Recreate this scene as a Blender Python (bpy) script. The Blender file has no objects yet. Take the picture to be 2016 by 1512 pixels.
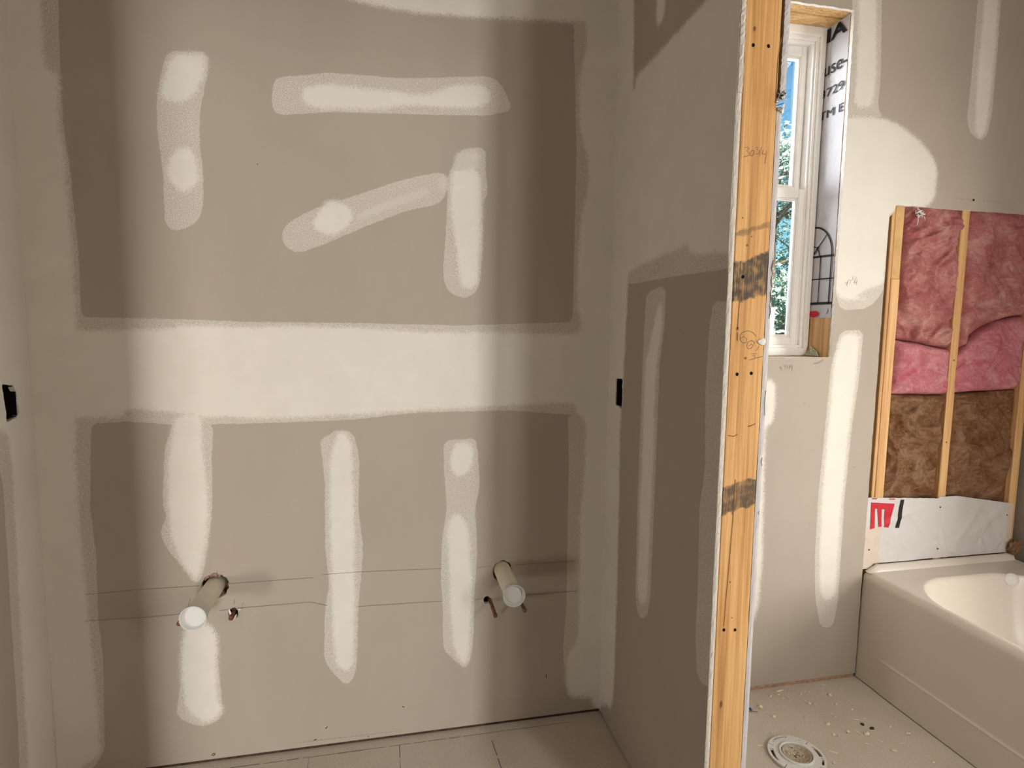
import bpy, bmesh, math, random
import numpy as np
from mathutils import Vector, Matrix, noise
random.seed(7); rng=np.random.RandomState(11)
S=bpy.context.scene; COL=S.collection
# ---------------------------------------------------------------- camera, world, lights, exposure
cd=bpy.data.cameras.new('camera'); cam=bpy.data.objects.new('camera',cd); COL.objects.link(cam)
cd.sensor_width=36; cd.sensor_fit='HORIZONTAL'; cd.lens=1133.31*36/2016; cd.clip_start=.02
yaw,pit,rol=.20867,.097043,.012507
fw=Vector((math.sin(yaw)*math.cos(pit),math.cos(yaw)*math.cos(pit),-math.sin(pit))); rt=Vector((math.cos(yaw),-math.sin(yaw),0)); up=rt.cross(fw)
c_,s_=math.cos(rol),math.sin(rol); r2=c_*rt+s_*up; u2=-s_*rt+c_*up
M=Matrix((r2,u2,-fw)).transposed().to_4x4(); M.translation=Vector((0,-1.8906,1.4079)); cam.matrix_world=M
S.camera=cam
S.view_settings.view_transform='Standard'; S.view_settings.look='None'; S.view_settings.gamma=1; S.view_settings.use_curve_mapping=False
S.view_settings.exposure=0.53
S.cycles.max_bounces=10; S.cycles.diffuse_bounces=6; S.cycles.transparent_max_bounces=12
w=bpy.data.worlds.new('world'); S.world=w; w.use_nodes=True; wn=w.node_tree; bg=wn.nodes['Background']
sky=wn.nodes.new('ShaderNodeTexSky'); sky.sky_type='NISHITA'; sky.sun_disc=False; sky.sun_elevation=math.radians(48); sky.sun_rotation=math.radians(200); sky.air_density=1.6; sky.ozone_density=2.5
tint=wn.nodes.new('ShaderNodeMix'); tint.data_type='RGBA'; tint.blend_type='MULTIPLY'; tint.inputs[0].default_value=1; tint.inputs[7].default_value=(.42,.82,1.0,1); wn.links.new(sky.outputs[0],tint.inputs[6]); wn.links.new(tint.outputs[2],bg.inputs[0]); bg.inputs[1].default_value=.12
def light(name,typ,loc,target,energy,color,size=None):
    ld=bpy.data.lights.new(name,typ); ld.energy=energy; ld.color=color
    o=bpy.data.objects.new(name,ld); COL.objects.link(o); o.location=loc
    o.rotation_euler=(Vector(target)-Vector(loc)).to_track_quat('-Z','Y').to_euler()
    if size: ld.shape='RECTANGLE'; ld.size,ld.size_y=size
    return o
sun=light('sun','SUN',(0,-5,10),(3,6,0),9.0,(1,.95,.86)); sun.data.angle=.009
# daylight: far sidelight seen through the doorway behind the camera, two rear openings, added fill lamps for the tub side
light('daylight_hall','AREA',(0,-7,1.25),(-.1,0,1.15),142,(1,.975,.935),(.2,1.7))
light('daylight_rear_right','AREA',(1.42,-2.26,1.5),(.6,0,1.0),10,(1,.955,.89),(.2,.45))
light('daylight_rear_left','AREA',(-1.95,-2.26,.55),(-.3,0,.7),12,(1,.955,.89),(.26,.4))
light('fill_tub','AREA',(3.25,-1.60,1.0),(1.5,-.3,.75),51,(1,.955,.89),(.8,1.2))  # added lamp without a known source, brightens the tub area
light('fill_rear_tub','AREA',(2.0,-2.26,.95),(1.3,0,.8),8,(1,.955,.89),(.45,.8))  # added lamp behind the rear wall, lifts the window wall
light('daylight_window','AREA',(1.2,.75,2.25),(1.45,-.6,.5),58,(.90,.95,1),(.9,1.2))
# ---------------------------------------------------------------- measured outlines (metres in each wall's plane)
BACK_SOLID=[[(-1.109,2.333),(-0.926,2.357),(-0.916,2.347),(-0.919,2.292),(-0.92,2.269),(-0.922,2.114),(-0.913,2.1),(-0.897,2.095),(-0.889,2.08),(-0.895,1.962),(-0.894,1.938),(-0.887,1.894),(-0.885,1.869),(-0.883,1.756),(-0.882,1.731),(-0.88,1.615),(-0.88,1.589),(-0.88,1.472),(-0.88,1.446),(-0.88,1.399),(-0.881,1.373),(-0.896,1.148),(-0.898,1.121),(-0.903,1.028),(-0.904,1.0),(-0.904,0.875),(-0.904,0.847),(-0.902,0.719),(-0.901,0.69),(-0.897,0.56),(-0.896,0.531),(-0.891,0.397),(-0.891,0.368),(-0.886,0.232),(-0.886,0.202),(-0.887,0.085),(-0.899,0.064),(-0.936,0.044),(-0.95,0.024),(-0.96,-0.026),(-0.969,-0.053),(-1.052,-0.249),(-1.07,-0.26),(-1.284,-0.218),(-1.294,-0.201),(-1.12,2.32)],[(-0.939,1.388),(-0.833,1.389),(-0.809,1.39),(-0.645,1.397),(-0.629,1.4),(-0.622,1.405),(-0.606,1.407),(-0.42,1.404),(-0.394,1.404),(-0.332,1.407),(-0.306,1.408),(-0.121,1.406),(-0.093,1.405),(-0.027,1.402),(0.001,1.4),(0.117,1.395),(0.147,1.394),(0.283,1.396),(0.314,1.396),(0.473,1.393),(0.505,1.393),(0.69,1.394),(0.707,1.378),(0.713,1.158),(0.697,1.143),(0.582,1.149),(0.549,1.149),(0.403,1.144),(0.372,1.143),(0.146,1.135),(0.117,1.134),(-0.097,1.123),(-0.125,1.122),(-0.252,1.116),(-0.28,1.116),(-0.402,1.116),(-0.429,1.117),(-0.489,1.122),(-0.515,1.123),(-0.547,1.122),(-0.572,1.124),(-0.624,1.136),(-0.649,1.14),(-0.754,1.152),(-0.769,1.146),(-0.774,1.133),(-0.789,1.126),(-0.954,1.127),(-0.964,1.14),(-0.951,1.375)],[(0.629,2.387),(0.632,2.339),(0.629,2.31),(0.612,2.246),(0.609,2.217),(0.615,2.087),(0.62,2.058),(0.641,1.991),(0.646,1.962),(0.651,1.91),(0.649,1.88),(0.632,1.809),(0.627,1.779),(0.62,1.674),(0.619,1.644),(0.62,1.505),(0.624,1.474),(0.637,1.436),(0.637,1.412),(0.627,1.395),(0.622,1.37),(0.621,1.138),(0.632,1.113),(0.652,1.095),(0.663,1.07),(0.662,0.976),(0.662,0.943),(0.659,0.849),(0.656,0.816),(0.651,0.775),(0.649,0.742),(0.651,0.608),(0.651,0.574),(0.654,0.419),(0.654,0.384),(0.653,0.304),(0.643,0.274),(0.622,0.246),(0.612,0.216),(0.612,0.153),(0.615,0.12),(0.622,0.088),(0.643,0.07),(0.691,0.066),(0.711,0.056),(0.716,0.037),(0.724,0.023),(0.738,0.013),(0.762,0.006),(0.829,-0.003),(0.847,0.013),(0.814,2.573),(0.797,2.585),(0.64,2.564),(0.625,2.548),(0.628,2.415)],[(-0.229,2.441),(-0.19,2.407),(-0.169,2.396),(-0.121,2.383),(-0.096,2.378),(-0.048,2.373),(-0.022,2.37),(0.042,2.366),(0.069,2.365),(0.197,2.369),(0.226,2.37),(0.358,2.38),(0.387,2.382),(0.49,2.389),(0.521,2.391),(0.644,2.4),(0.664,2.416),(0.704,2.559),(0.692,2.571),(-0.225,2.45)],[(-0.596,2.174),(-0.573,2.18),(-0.549,2.183),(-0.522,2.183),(-0.512,2.17),(-0.515,2.134),(-0.523,2.111),(-0.535,2.088),(-0.547,2.07),(-0.558,2.055),(-0.571,2.045),(-0.586,2.04),(-0.603,2.039),(-0.623,2.042),(-0.636,2.048),(-0.64,2.057),(-0.639,2.073),(-0.631,2.098),(-0.624,2.123),(-0.612,2.159)],[(-0.597,1.918),(-0.58,1.921),(-0.566,1.919),(-0.557,1.91),(-0.549,1.894),(-0.543,1.862),(-0.542,1.84),(-0.546,1.822),(-0.557,1.806),(-0.575,1.793),(-0.59,1.789),(-0.603,1.796),(-0.615,1.806),(-0.626,1.821),(-0.631,1.84),(-0.63,1.861),(-0.623,1.883),(-0.611,1.905)],[(-0.246,2.121),(-0.199,2.133),(-0.173,2.136),(-0.021,2.134),(0.007,2.133),(0.072,2.129),(0.099,2.131),(0.134,2.138),(0.16,2.148),(0.184,2.162),(0.21,2.17),(0.278,2.176),(0.3,2.173),(0.315,2.162),(0.321,2.148),(0.319,2.128),(0.307,2.113),(0.287,2.104),(0.262,2.098),(0.211,2.096),(0.182,2.094),(0.068,2.088),(0.04,2.084),(-0.024,2.07),(-0.052,2.066),(-0.204,2.057),(-0.226,2.059),(-0.244,2.065),(-0.254,2.08),(-0.257,2.105)],[(-0.187,1.785),(-0.176,1.792),(-0.157,1.791),(-0.13,1.782),(-0.114,1.769),(-0.106,1.75),(-0.111,1.73),(-0.126,1.71),(-0.145,1.695),(-0.168,1.684),(-0.191,1.683),(-0.213,1.692),(-0.227,1.704),(-0.232,1.719),(-0.227,1.737),(-0.201,1.77)],[(0.211,1.912),(0.263,1.917),(0.282,1.907),(0.291,1.884),(0.295,1.858),(0.293,1.694),(0.292,1.665),(0.285,1.563),(0.277,1.543),(0.263,1.533),(0.247,1.531),(0.231,1.536),(0.22,1.553),(0.211,1.629),(0.207,1.658),(0.19,1.789),(0.189,1.817),(0.19,1.875),(0.192,1.895),(0.195,1.905)],[(-0.624,1.137),(-0.572,1.136),(-0.56,1.122),(-0.562,1.048),(-0.562,1.02),(-0.554,0.936),(-0.553,0.908),(-0.553,0.84),(-0.554,0.811),(-0.561,0.743),(-0.565,0.715),(-0.573,0.679),(-0.579,0.654),(-0.585,0.634),(-0.591,0.621),(-0.597,0.615),(-0.604,0.618),(-0.613,0.629),(-0.623,0.643),(-0.632,0.66),(-0.641,0.679),(-0.649,0.7),(-0.657,0.721),(-0.663,0.742),(-0.667,0.766),(-0.669,0.834),(-0.669,0.862),(-0.668,0.945),(-0.666,0.973),(-0.658,1.038),(-0.653,1.066),(-0.64,1.124)],[(-0.635,0.462),(-0.622,0.476),(-0.607,0.482),(-0.591,0.48),(-0.574,0.471),(-0.556,0.454),(-0.546,0.433),(-0.543,0.407),(-0.543,0.379),(-0.547,0.308),(-0.548,0.277),(-0.546,0.222),(-0.542,0.198),(-0.536,0.182),(-0.536,0.169),(-0.543,0.16),(-0.557,0.149),(-0.578,0.137),(-0.597,0.139),(-0.615,0.154),(-0.629,0.17),(-0.64,0.186),(-0.647,0.209),(-0.652,0.256),(-0.654,0.287),(-0.653,0.341),(-0.652,0.371),(-0.644,0.44)],[(-0.164,1.069),(-0.15,1.072),(-0.138,1.064),(-0.127,1.046),(-0.121,1.022),(-0.119,0.952),(-0.118,0.921),(-0.116,0.749),(-0.116,0.718),(-0.118,0.576),(-0.119,0.545),(-0.121,0.401),(-0.122,0.369),(-0.126,0.295),(-0.134,0.273),(-0.148,0.261),(-0.163,0.263),(-0.179,0.278),(-0.189,0.302),(-0.196,0.377),(-0.197,0.409),(-0.197,0.638),(-0.198,0.669),(-0.2,0.808),(-0.2,0.838),(-0.195,0.975),(-0.19,1.004),(-0.176,1.054)],[(0.215,1.028),(0.238,1.029),(0.256,1.024),(0.268,1.013),(0.273,0.992),(0.271,0.954),(0.261,0.929),(0.243,0.911),(0.225,0.905),(0.207,0.912),(0.196,0.928),(0.191,0.954),(0.192,0.982),(0.2,1.012)],[(0.217,0.785),(0.228,0.781),(0.24,0.766),(0.253,0.74),(0.261,0.711),(0.265,0.636),(0.267,0.603),(0.272,0.545),(0.272,0.512),(0.268,0.417),(0.267,0.384),(0.264,0.288),(0.259,0.262),(0.25,0.242),(0.238,0.239),(0.225,0.252),(0.213,0.274),(0.201,0.318),(0.196,0.351),(0.19,0.465),(0.189,0.497),(0.186,0.609),(0.185,0.641),(0.18,0.699),(0.181,0.728),(0.186,0.754),(0.195,0.772),(0.206,0.782)]]
BACK_THIN=[[(-1.109,2.333),(-0.89,2.362),(-0.879,2.352),(-0.887,2.111),(-0.888,2.087),(-0.887,1.962),(-0.886,1.938),(-0.877,1.826),(-0.876,1.801),(-0.869,1.615),(-0.869,1.59),(-0.871,1.436),(-0.86,1.423),(-0.63,1.422),(-0.606,1.422),(-0.42,1.416),(-0.394,1.416),(-0.121,1.417),(-0.093,1.417),(0.199,1.414),(0.229,1.414),(0.594,1.43),(0.61,1.445),(0.609,1.474),(0.609,1.504),(0.609,1.976),(0.609,2.005),(0.593,2.311),(0.592,2.339),(0.591,2.389),(0.606,2.405),(0.803,2.428),(0.82,2.415),(0.867,1.125),(0.85,1.109),(0.675,1.108),(0.642,1.109),(0.403,1.129),(0.372,1.13),(0.097,1.129),(0.067,1.127),(-0.097,1.111),(-0.125,1.109),(-0.403,1.103),(-0.429,1.103),(-0.632,1.105),(-0.657,1.106),(-0.756,1.116),(-0.78,1.116),(-0.85,1.113),(-0.863,1.099),(-0.868,1.026),(-0.87,0.999),(-0.877,0.873),(-0.877,0.845),(-0.87,0.716),(-0.87,0.688),(-0.874,0.558),(-0.874,0.529),(-0.868,0.395),(-0.868,0.365),(-0.878,0.097),(-0.886,0.071),(-0.955,-0.029),(-0.975,-0.038),(-1.268,0.011),(-1.279,0.027),(-1.12,2.32)],[(0.6,1.098),(0.606,0.978),(0.607,0.945),(0.607,0.796),(0.607,0.763),(0.61,0.423),(0.609,0.389),(0.601,0.271),(0.602,0.236),(0.621,0.084),(0.641,0.063),(0.827,0.03),(0.845,0.046),(0.81,1.094),(0.792,1.11),(0.616,1.114)],[(-0.602,2.182),(-0.518,2.188),(-0.507,2.176),(-0.511,2.135),(-0.516,2.109),(-0.533,2.034),(-0.537,2.008),(-0.539,1.948),(-0.539,1.923),(-0.534,1.863),(-0.534,1.837),(-0.536,1.761),(-0.541,1.738),(-0.548,1.72),(-0.561,1.705),(-0.578,1.693),(-0.596,1.685),(-0.613,1.68),(-0.626,1.683),(-0.636,1.694),(-0.641,1.712),(-0.64,1.816),(-0.64,1.841),(-0.649,1.943),(-0.65,1.968),(-0.649,2.027),(-0.647,2.052),(-0.635,2.112),(-0.628,2.136),(-0.618,2.169)],[(-0.31,2.14),(-0.184,2.163),(-0.158,2.166),(0.041,2.17),(0.069,2.172),(0.294,2.201),(0.319,2.199),(0.34,2.192),(0.356,2.176),(0.386,2.12),(0.378,2.103),(0.324,2.086),(0.295,2.081),(0.147,2.071),(0.118,2.069),(-0.16,2.053),(-0.186,2.05),(-0.313,2.031),(-0.329,2.037),(-0.337,2.052),(-0.339,2.073),(-0.336,2.098),(-0.332,2.118),(-0.326,2.131)],[(-0.318,1.686),(-0.309,1.705),(-0.293,1.722),(-0.234,1.758),(-0.21,1.769),(-0.115,1.805),(-0.089,1.815),(0.024,1.859),(0.051,1.868),(0.15,1.896),(0.17,1.892),(0.182,1.874),(0.183,1.852),(0.169,1.815),(0.15,1.798),(0.067,1.775),(0.039,1.766),(-0.059,1.724),(-0.085,1.712),(-0.182,1.665),(-0.208,1.654),(-0.257,1.634),(-0.279,1.631),(-0.297,1.637),(-0.31,1.649),(-0.319,1.667)],[(0.247,1.977),(0.289,1.982),(0.304,1.97),(0.303,1.919),(0.306,1.891),(0.312,1.861),(0.31,1.837),(0.3,1.818),(0.296,1.794),(0.297,1.662),(0.295,1.632),(0.286,1.547),(0.275,1.524),(0.256,1.509),(0.235,1.504),(0.21,1.51),(0.191,1.521),(0.179,1.537),(0.172,1.557),(0.17,1.582),(0.17,1.608),(0.18,1.756),(0.181,1.785),(0.183,1.875),(0.19,1.902),(0.203,1.932),(0.215,1.953),(0.226,1.968)],[(-0.625,1.126),(-0.544,1.107),(-0.533,1.09),(-0.539,1.016),(-0.54,0.987),(-0.543,0.856),(-0.546,0.827),(-0.553,0.775),(-0.558,0.747),(-0.572,0.662),(-0.578,0.637),(-0.586,0.617),(-0.594,0.607),(-0.603,0.607),(-0.614,0.62),(-0.634,0.657),(-0.646,0.676),(-0.656,0.689),(-0.668,0.708),(-0.684,0.741),(-0.69,0.761),(-0.691,0.778),(-0.686,0.793),(-0.676,0.809),(-0.674,0.828),(-0.68,0.853),(-0.681,0.879),(-0.67,1.023),(-0.664,1.05),(-0.641,1.116)],[(-0.668,0.202),(-0.67,0.18),(-0.659,0.16),(-0.63,0.141),(-0.611,0.131),(-0.596,0.128),(-0.576,0.131),(-0.547,0.144),(-0.536,0.165),(-0.543,0.328),(-0.554,0.353),(-0.625,0.412),(-0.638,0.407),(-0.664,0.229)],[(-0.214,1.052),(-0.198,1.059),(-0.185,1.067),(-0.176,1.074),(-0.158,1.076),(-0.133,1.072),(-0.116,1.055),(-0.104,1.001),(-0.101,0.971),(-0.106,0.833),(-0.106,0.803),(-0.094,0.696),(-0.094,0.665),(-0.11,0.488),(-0.112,0.457),(-0.118,0.294),(-0.121,0.267),(-0.126,0.245),(-0.134,0.228),(-0.147,0.216),(-0.163,0.222),(-0.185,0.248),(-0.203,0.272),(-0.216,0.296),(-0.222,0.323),(-0.217,0.467),(-0.214,0.497),(-0.204,0.552),(-0.203,0.583),(-0.211,0.673),(-0.212,0.704),(-0.209,0.892),(-0.21,0.922),(-0.22,1.033)],[(0.185,1.033),(0.26,1.038),(0.278,1.031),(0.282,1.015),(0.285,0.992),(0.293,0.883),(0.29,0.852),(0.281,0.813),(0.278,0.781),(0.285,0.67),(0.286,0.638),(0.28,0.544),(0.278,0.511),(0.275,0.361),(0.273,0.328),(0.269,0.287),(0.263,0.258),(0.255,0.233),(0.24,0.23),(0.219,0.249),(0.2,0.269),(0.18,0.29),(0.17,0.317),(0.169,0.43),(0.168,0.463),(0.163,0.539),(0.162,0.572),(0.165,0.682),(0.168,0.713),(0.18,0.787),(0.181,0.818),(0.175,0.892),(0.173,0.923),(0.17,1.016)]]
BACK_THIN2=[[(-0.09,1.759),(-0.023,1.793),(0.003,1.805),(0.103,1.845),(0.12,1.844),(0.128,1.83),(0.118,1.818),(0.019,1.782),(-0.007,1.771),(-0.09,1.734),(-0.103,1.734),(-0.103,1.747)],[(0.159,1.888),(0.173,1.891),(0.18,1.879),(0.18,1.854),(0.173,1.839),(0.159,1.835),(0.151,1.846),(0.151,1.873)],[(-0.084,2.12),(0.182,2.144),(0.196,2.136),(0.196,2.117),(0.182,2.106),(-0.085,2.073),(-0.098,2.083),(-0.098,2.107)],[(0.219,1.963),(0.271,1.971),(0.286,1.959),(0.286,1.918),(0.272,1.903),(0.219,1.899),(0.205,1.912),(0.205,1.947)]]
WIN_SOLID=[[(1.664,2.699),(1.705,2.705),(1.725,2.692),(1.752,2.36),(1.753,2.328),(1.751,2.288),(1.748,2.261),(1.742,2.24),(1.72,2.228),(1.682,2.225),(1.663,2.239),(1.663,2.319),(1.662,2.351),(1.659,2.476),(1.657,2.508),(1.647,2.682)],[(1.62,2.192),(1.759,2.201),(1.798,2.198),(1.853,2.186),(1.889,2.172),(1.95,2.139),(1.981,2.118),(2.008,2.095),(2.031,2.071),(2.047,2.046),(2.055,2.017),(2.055,1.985),(2.055,1.959),(2.055,1.938),(2.046,1.917),(2.029,1.896),(2.0,1.883),(1.881,1.87),(1.86,1.851),(1.852,1.609),(1.841,1.588),(1.821,1.582),(1.799,1.574),(1.774,1.564),(1.756,1.555),(1.743,1.549),(1.75,1.543),(1.778,1.536),(1.772,1.531),(1.695,1.524),(1.663,1.533),(1.639,1.555),(1.626,1.583),(1.605,1.865),(1.603,1.898),(1.601,2.175)],[(2.219,2.773),(2.251,2.777),(2.269,2.763),(2.278,2.541),(2.278,2.508),(2.276,2.356),(2.275,2.322),(2.273,2.242),(2.269,2.21),(2.263,2.179),(2.252,2.163),(2.238,2.162),(2.225,2.169),(2.215,2.184),(2.209,2.209),(2.203,2.296),(2.201,2.33),(2.2,2.482),(2.2,2.515),(2.202,2.754)],[(1.704,1.406),(1.742,1.406),(1.761,1.389),(1.76,1.336),(1.76,1.301),(1.759,1.258),(1.758,1.223),(1.744,1.047),(1.741,1.011),(1.733,0.768),(1.732,0.732),(1.734,0.531),(1.734,0.494),(1.734,0.382),(1.725,0.356),(1.706,0.342),(1.687,0.344),(1.667,0.361),(1.655,0.389),(1.643,0.5),(1.641,0.538),(1.636,0.737),(1.636,0.773),(1.643,1.013),(1.644,1.049),(1.649,1.263),(1.652,1.297),(1.659,1.34),(1.667,1.369),(1.679,1.394)],[(1.324,1.232),(1.384,1.228),(1.405,1.21),(1.409,1.145),(1.409,1.112),(1.406,1.081),(1.398,1.062),(1.383,1.055),(1.376,1.034),(1.377,0.952),(1.377,0.917),(1.384,0.756),(1.385,0.72),(1.392,0.555),(1.392,0.519),(1.386,0.352),(1.379,0.319),(1.368,0.289),(1.342,0.276),(1.294,0.281),(1.273,0.302),(1.223,1.217),(1.241,1.234),(1.287,1.234)]]
WIN_THIN=[[(1.643,2.697),(1.726,2.708),(1.746,2.695),(1.77,2.361),(1.77,2.329),(1.768,2.245),(1.775,2.222),(1.79,2.208),(1.777,2.199),(1.668,2.19),(1.644,2.193),(1.636,2.203),(1.633,2.224),(1.64,2.37),(1.64,2.401),(1.625,2.679)],[(2.195,2.77),(2.258,2.778),(2.28,2.764),(2.287,2.468),(2.287,2.435),(2.287,2.262),(2.283,2.229),(2.271,2.172),(2.252,2.157),(2.222,2.161),(2.197,2.177),(2.18,2.204),(2.172,2.234),(2.176,2.35),(2.176,2.383),(2.175,2.751)],[(1.646,1.588),(1.84,1.618),(1.857,1.606),(1.852,1.577),(1.837,1.549),(1.807,1.515),(1.774,1.499),(1.687,1.49),(1.66,1.504),(1.633,1.569)],[(1.693,1.415),(1.754,1.416),(1.774,1.399),(1.771,1.258),(1.769,1.223),(1.753,1.046),(1.751,1.011),(1.742,0.768),(1.742,0.731),(1.744,0.53),(1.744,0.493),(1.745,0.362),(1.743,0.325),(1.733,0.246),(1.716,0.229),(1.686,0.232),(1.666,0.253),(1.645,0.333),(1.638,0.371),(1.627,0.502),(1.625,0.539),(1.622,0.737),(1.622,0.774),(1.632,1.014),(1.633,1.049),(1.64,1.263),(1.645,1.297),(1.669,1.398)]]
PART_SOLID=[[(-0.151,2.151),(-0.153,2.172),(-0.177,2.183),(-0.265,2.182),(-0.305,2.183),(-0.417,2.189),(-0.449,2.19),(-0.565,2.194),(-0.588,2.197),(-0.631,2.212),(-0.658,2.205),(-0.758,2.149),(-0.774,2.131),(-0.787,1.6),(-0.773,1.587),(-0.739,1.58),(-0.714,1.578),(-0.694,1.58),(-0.665,1.583),(-0.557,1.592),(-0.528,1.603),(-0.513,1.622),(-0.5,1.628),(-0.487,1.62),(-0.457,1.616),(-0.39,1.613),(-0.339,1.609),(-0.186,1.593),(-0.148,1.585),(-0.135,1.576),(-0.09,1.572),(0.234,1.58),(0.288,1.599),(0.339,2.271),(0.287,2.272),(-0.115,2.15)],[(0.323,2.761),(-0.079,2.533),(-0.117,2.499),(-0.152,1.971),(-0.152,1.943),(-0.147,1.597),(-0.146,1.568),(-0.133,1.272),(-0.131,1.242),(-0.118,1.085),(-0.118,1.054),(-0.128,0.828),(-0.129,0.797),(-0.134,0.476),(-0.134,0.444),(-0.133,0.202),(-0.13,0.167),(-0.12,0.104),(-0.103,0.082),(-0.074,0.074),(-0.04,0.051),(0.001,0.01),(0.056,-0.034),(0.124,-0.081),(0.162,-0.088),(0.377,2.775)],[(-0.301,2.407),(-0.323,2.395),(-0.335,2.377),(-0.338,2.28),(-0.329,2.264),(-0.312,2.256),(-0.297,2.26),(-0.286,2.275),(-0.282,2.295),(-0.289,2.402)],[(-0.367,1.481),(-0.382,1.486),(-0.392,1.476),(-0.397,1.434),(-0.395,1.409),(-0.376,1.331),(-0.372,1.304),(-0.368,1.202),(-0.367,1.175),(-0.372,1.017),(-0.372,0.989),(-0.367,0.842),(-0.366,0.814),(-0.367,0.626),(-0.361,0.602),(-0.348,0.583),(-0.332,0.573),(-0.312,0.57),(-0.299,0.582),(-0.291,0.623),(-0.289,0.651),(-0.287,0.786),(-0.287,0.815),(-0.29,0.969),(-0.291,0.997),(-0.289,1.164),(-0.29,1.192),(-0.292,1.299),(-0.298,1.326),(-0.354,1.466)]]
PART_THIN=[[(-0.017,1.586),(-0.104,1.561),(-0.173,1.551),(-0.404,1.551),(-0.455,1.551),(-0.679,1.547),(-0.714,1.547),(-0.775,1.548),(-0.79,1.557),(-0.787,1.591),(-0.77,1.603),(-0.523,1.639),(-0.479,1.64),(-0.165,1.604),(-0.098,1.599),(-0.02,1.598)],[(-0.312,1.521),(-0.379,1.528),(-0.405,1.517),(-0.407,1.434),(-0.405,1.409),(-0.388,1.331),(-0.385,1.305),(-0.385,1.02),(-0.385,0.993),(-0.381,0.629),(-0.375,0.599),(-0.364,0.56),(-0.346,0.539),(-0.322,0.529),(-0.302,0.534),(-0.287,0.555),(-0.279,0.581),(-0.272,0.843),(-0.271,0.872),(-0.272,1.161),(-0.272,1.189),(-0.274,1.393),(-0.276,1.42),(-0.282,1.506)],[(-0.648,1.47),(-0.64,1.431),(-0.637,1.41),(-0.632,1.285),(-0.632,1.263),(-0.646,1.082),(-0.644,1.059),(-0.631,0.983),(-0.629,0.959),(-0.637,0.79),(-0.638,0.766),(-0.637,0.657),(-0.638,0.634),(-0.651,0.558),(-0.662,0.545),(-0.68,0.542),(-0.707,0.552),(-0.741,0.574),(-0.758,0.596),(-0.743,1.455),(-0.726,1.468),(-0.669,1.477)]]
LEFT_SOLID=[[(-0.344,2.151),(0.014,2.355),(0.035,2.354),(0.008,1.325),(0.008,1.299),(0.014,0.721),(0.013,0.693),(-0.002,0.065),(-0.002,0.035),(-0.004,-0.15),(-0.027,-0.144),(-0.12,-0.056),(-0.14,-0.024),(-0.137,0.144),(-0.137,0.172),(-0.126,0.606),(-0.126,0.632),(-0.114,0.989),(-0.115,1.014),(-0.121,1.102),(-0.139,1.117),(-0.17,1.123),(-0.202,1.129),(-0.451,1.174),(-0.461,1.185),(-0.358,2.135)]]
LEFT_THIN=[[(-0.445,1.227),(-0.117,1.182),(-0.098,1.167),(-0.099,0.91),(-0.099,0.885),(-0.104,0.621),(-0.105,0.595),(-0.119,0.158),(-0.12,0.13),(-0.126,-0.069),(-0.14,-0.07),(-0.168,-0.043),(-0.18,-0.017),(-0.162,0.332),(-0.161,0.358),(-0.156,0.692),(-0.155,0.717),(-0.15,0.97),(-0.153,0.995),(-0.183,1.101),(-0.202,1.119),(-0.446,1.224)]]
BACK_PENCIL=[[(-0.906,0.594),(-0.7503,0.5967),(-0.5904,0.5947)],[(-0.5082,0.5945),(-0.252,0.594)],[(-0.2235,0.602),(-0.1148,0.6021),(0.1652,0.5928)],[(0.287,0.5871),(0.3384,0.5886)],[(0.4174,0.5863),(0.5571,0.5851),(0.6341,0.585)],[(-0.909,0.511),(-0.7261,0.5064),(-0.614,0.5091)],[(-0.5348,0.5083),(-0.4781,0.5115),(-0.2615,0.5123)],[(-0.2615,0.5123),(-0.208,0.4953)],[(-0.1164,0.4835),(0.1652,0.4777)],[(0.2807,0.4729),(0.3091,0.474)],[(0.45,0.4728),(0.6482,0.4726)],[(-0.5386,0.6136),(-0.5362,0.6399)],[(-0.6232,0.5331),(-0.6166,0.5557)],[(-0.4911,0.5245),(-0.4891,0.5411)],[(-0.4688,0.5191),(-0.4625,0.5286)]]
BACK_MARK=[[(0.0302,0.1139),(0.037,0.1093)],[(-0.5739,0.0242),(-0.5676,0.032),(-0.5632,0.0278),(-0.5695,0.0217)],[(-0.26,0.0313),(-0.2503,0.0335)],[(-0.2221,0.0675),(-0.2155,0.0739)],[(-0.0858,0.0208),(-0.0824,0.0185)],[(-0.3847,1.8845),(-0.3819,1.8832)],[(0.5389,0.1697),(0.541,0.156)],[(0.2728,0.0078),(0.2746,0.0057)]]
WIN_PENCIL=[[(1.6764,1.5953),(1.6842,1.5884),(1.6892,1.6008),(1.6855,1.5802)],[(1.6909,1.6024),(1.7029,1.6043),(1.697,1.5872)],[(1.7078,1.6183),(1.7115,1.603)],[(1.7161,1.5913),(1.7251,1.6152)],[(1.7188,1.6032),(1.7207,1.5945),(1.7303,1.5969)],[(1.729,1.6051),(1.7269,1.5854)],[(1.4182,1.2708),(1.4238,1.276),(1.4283,1.2718),(1.4228,1.2639),(1.4311,1.2654)],[(1.4355,1.2797),(1.4444,1.2813),(1.4423,1.2675)],[(1.4503,1.2823),(1.4542,1.2691)],[(1.4585,1.2675),(1.4635,1.2823)],[(1.4648,1.2812),(1.4665,1.2738),(1.4724,1.2749)],[(1.4724,1.2844),(1.4716,1.2611)],[(1.7672,0.8843),(1.7845,0.878)],[(1.585,0.6664),(1.588,0.6594)],[(1.5299,1.1376),(1.5369,1.1342)]]
WIN_MARK=[[(1.5639,1.2875),(1.5833,1.2897),(1.5964,1.2961),(1.6039,1.3036)]]
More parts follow.
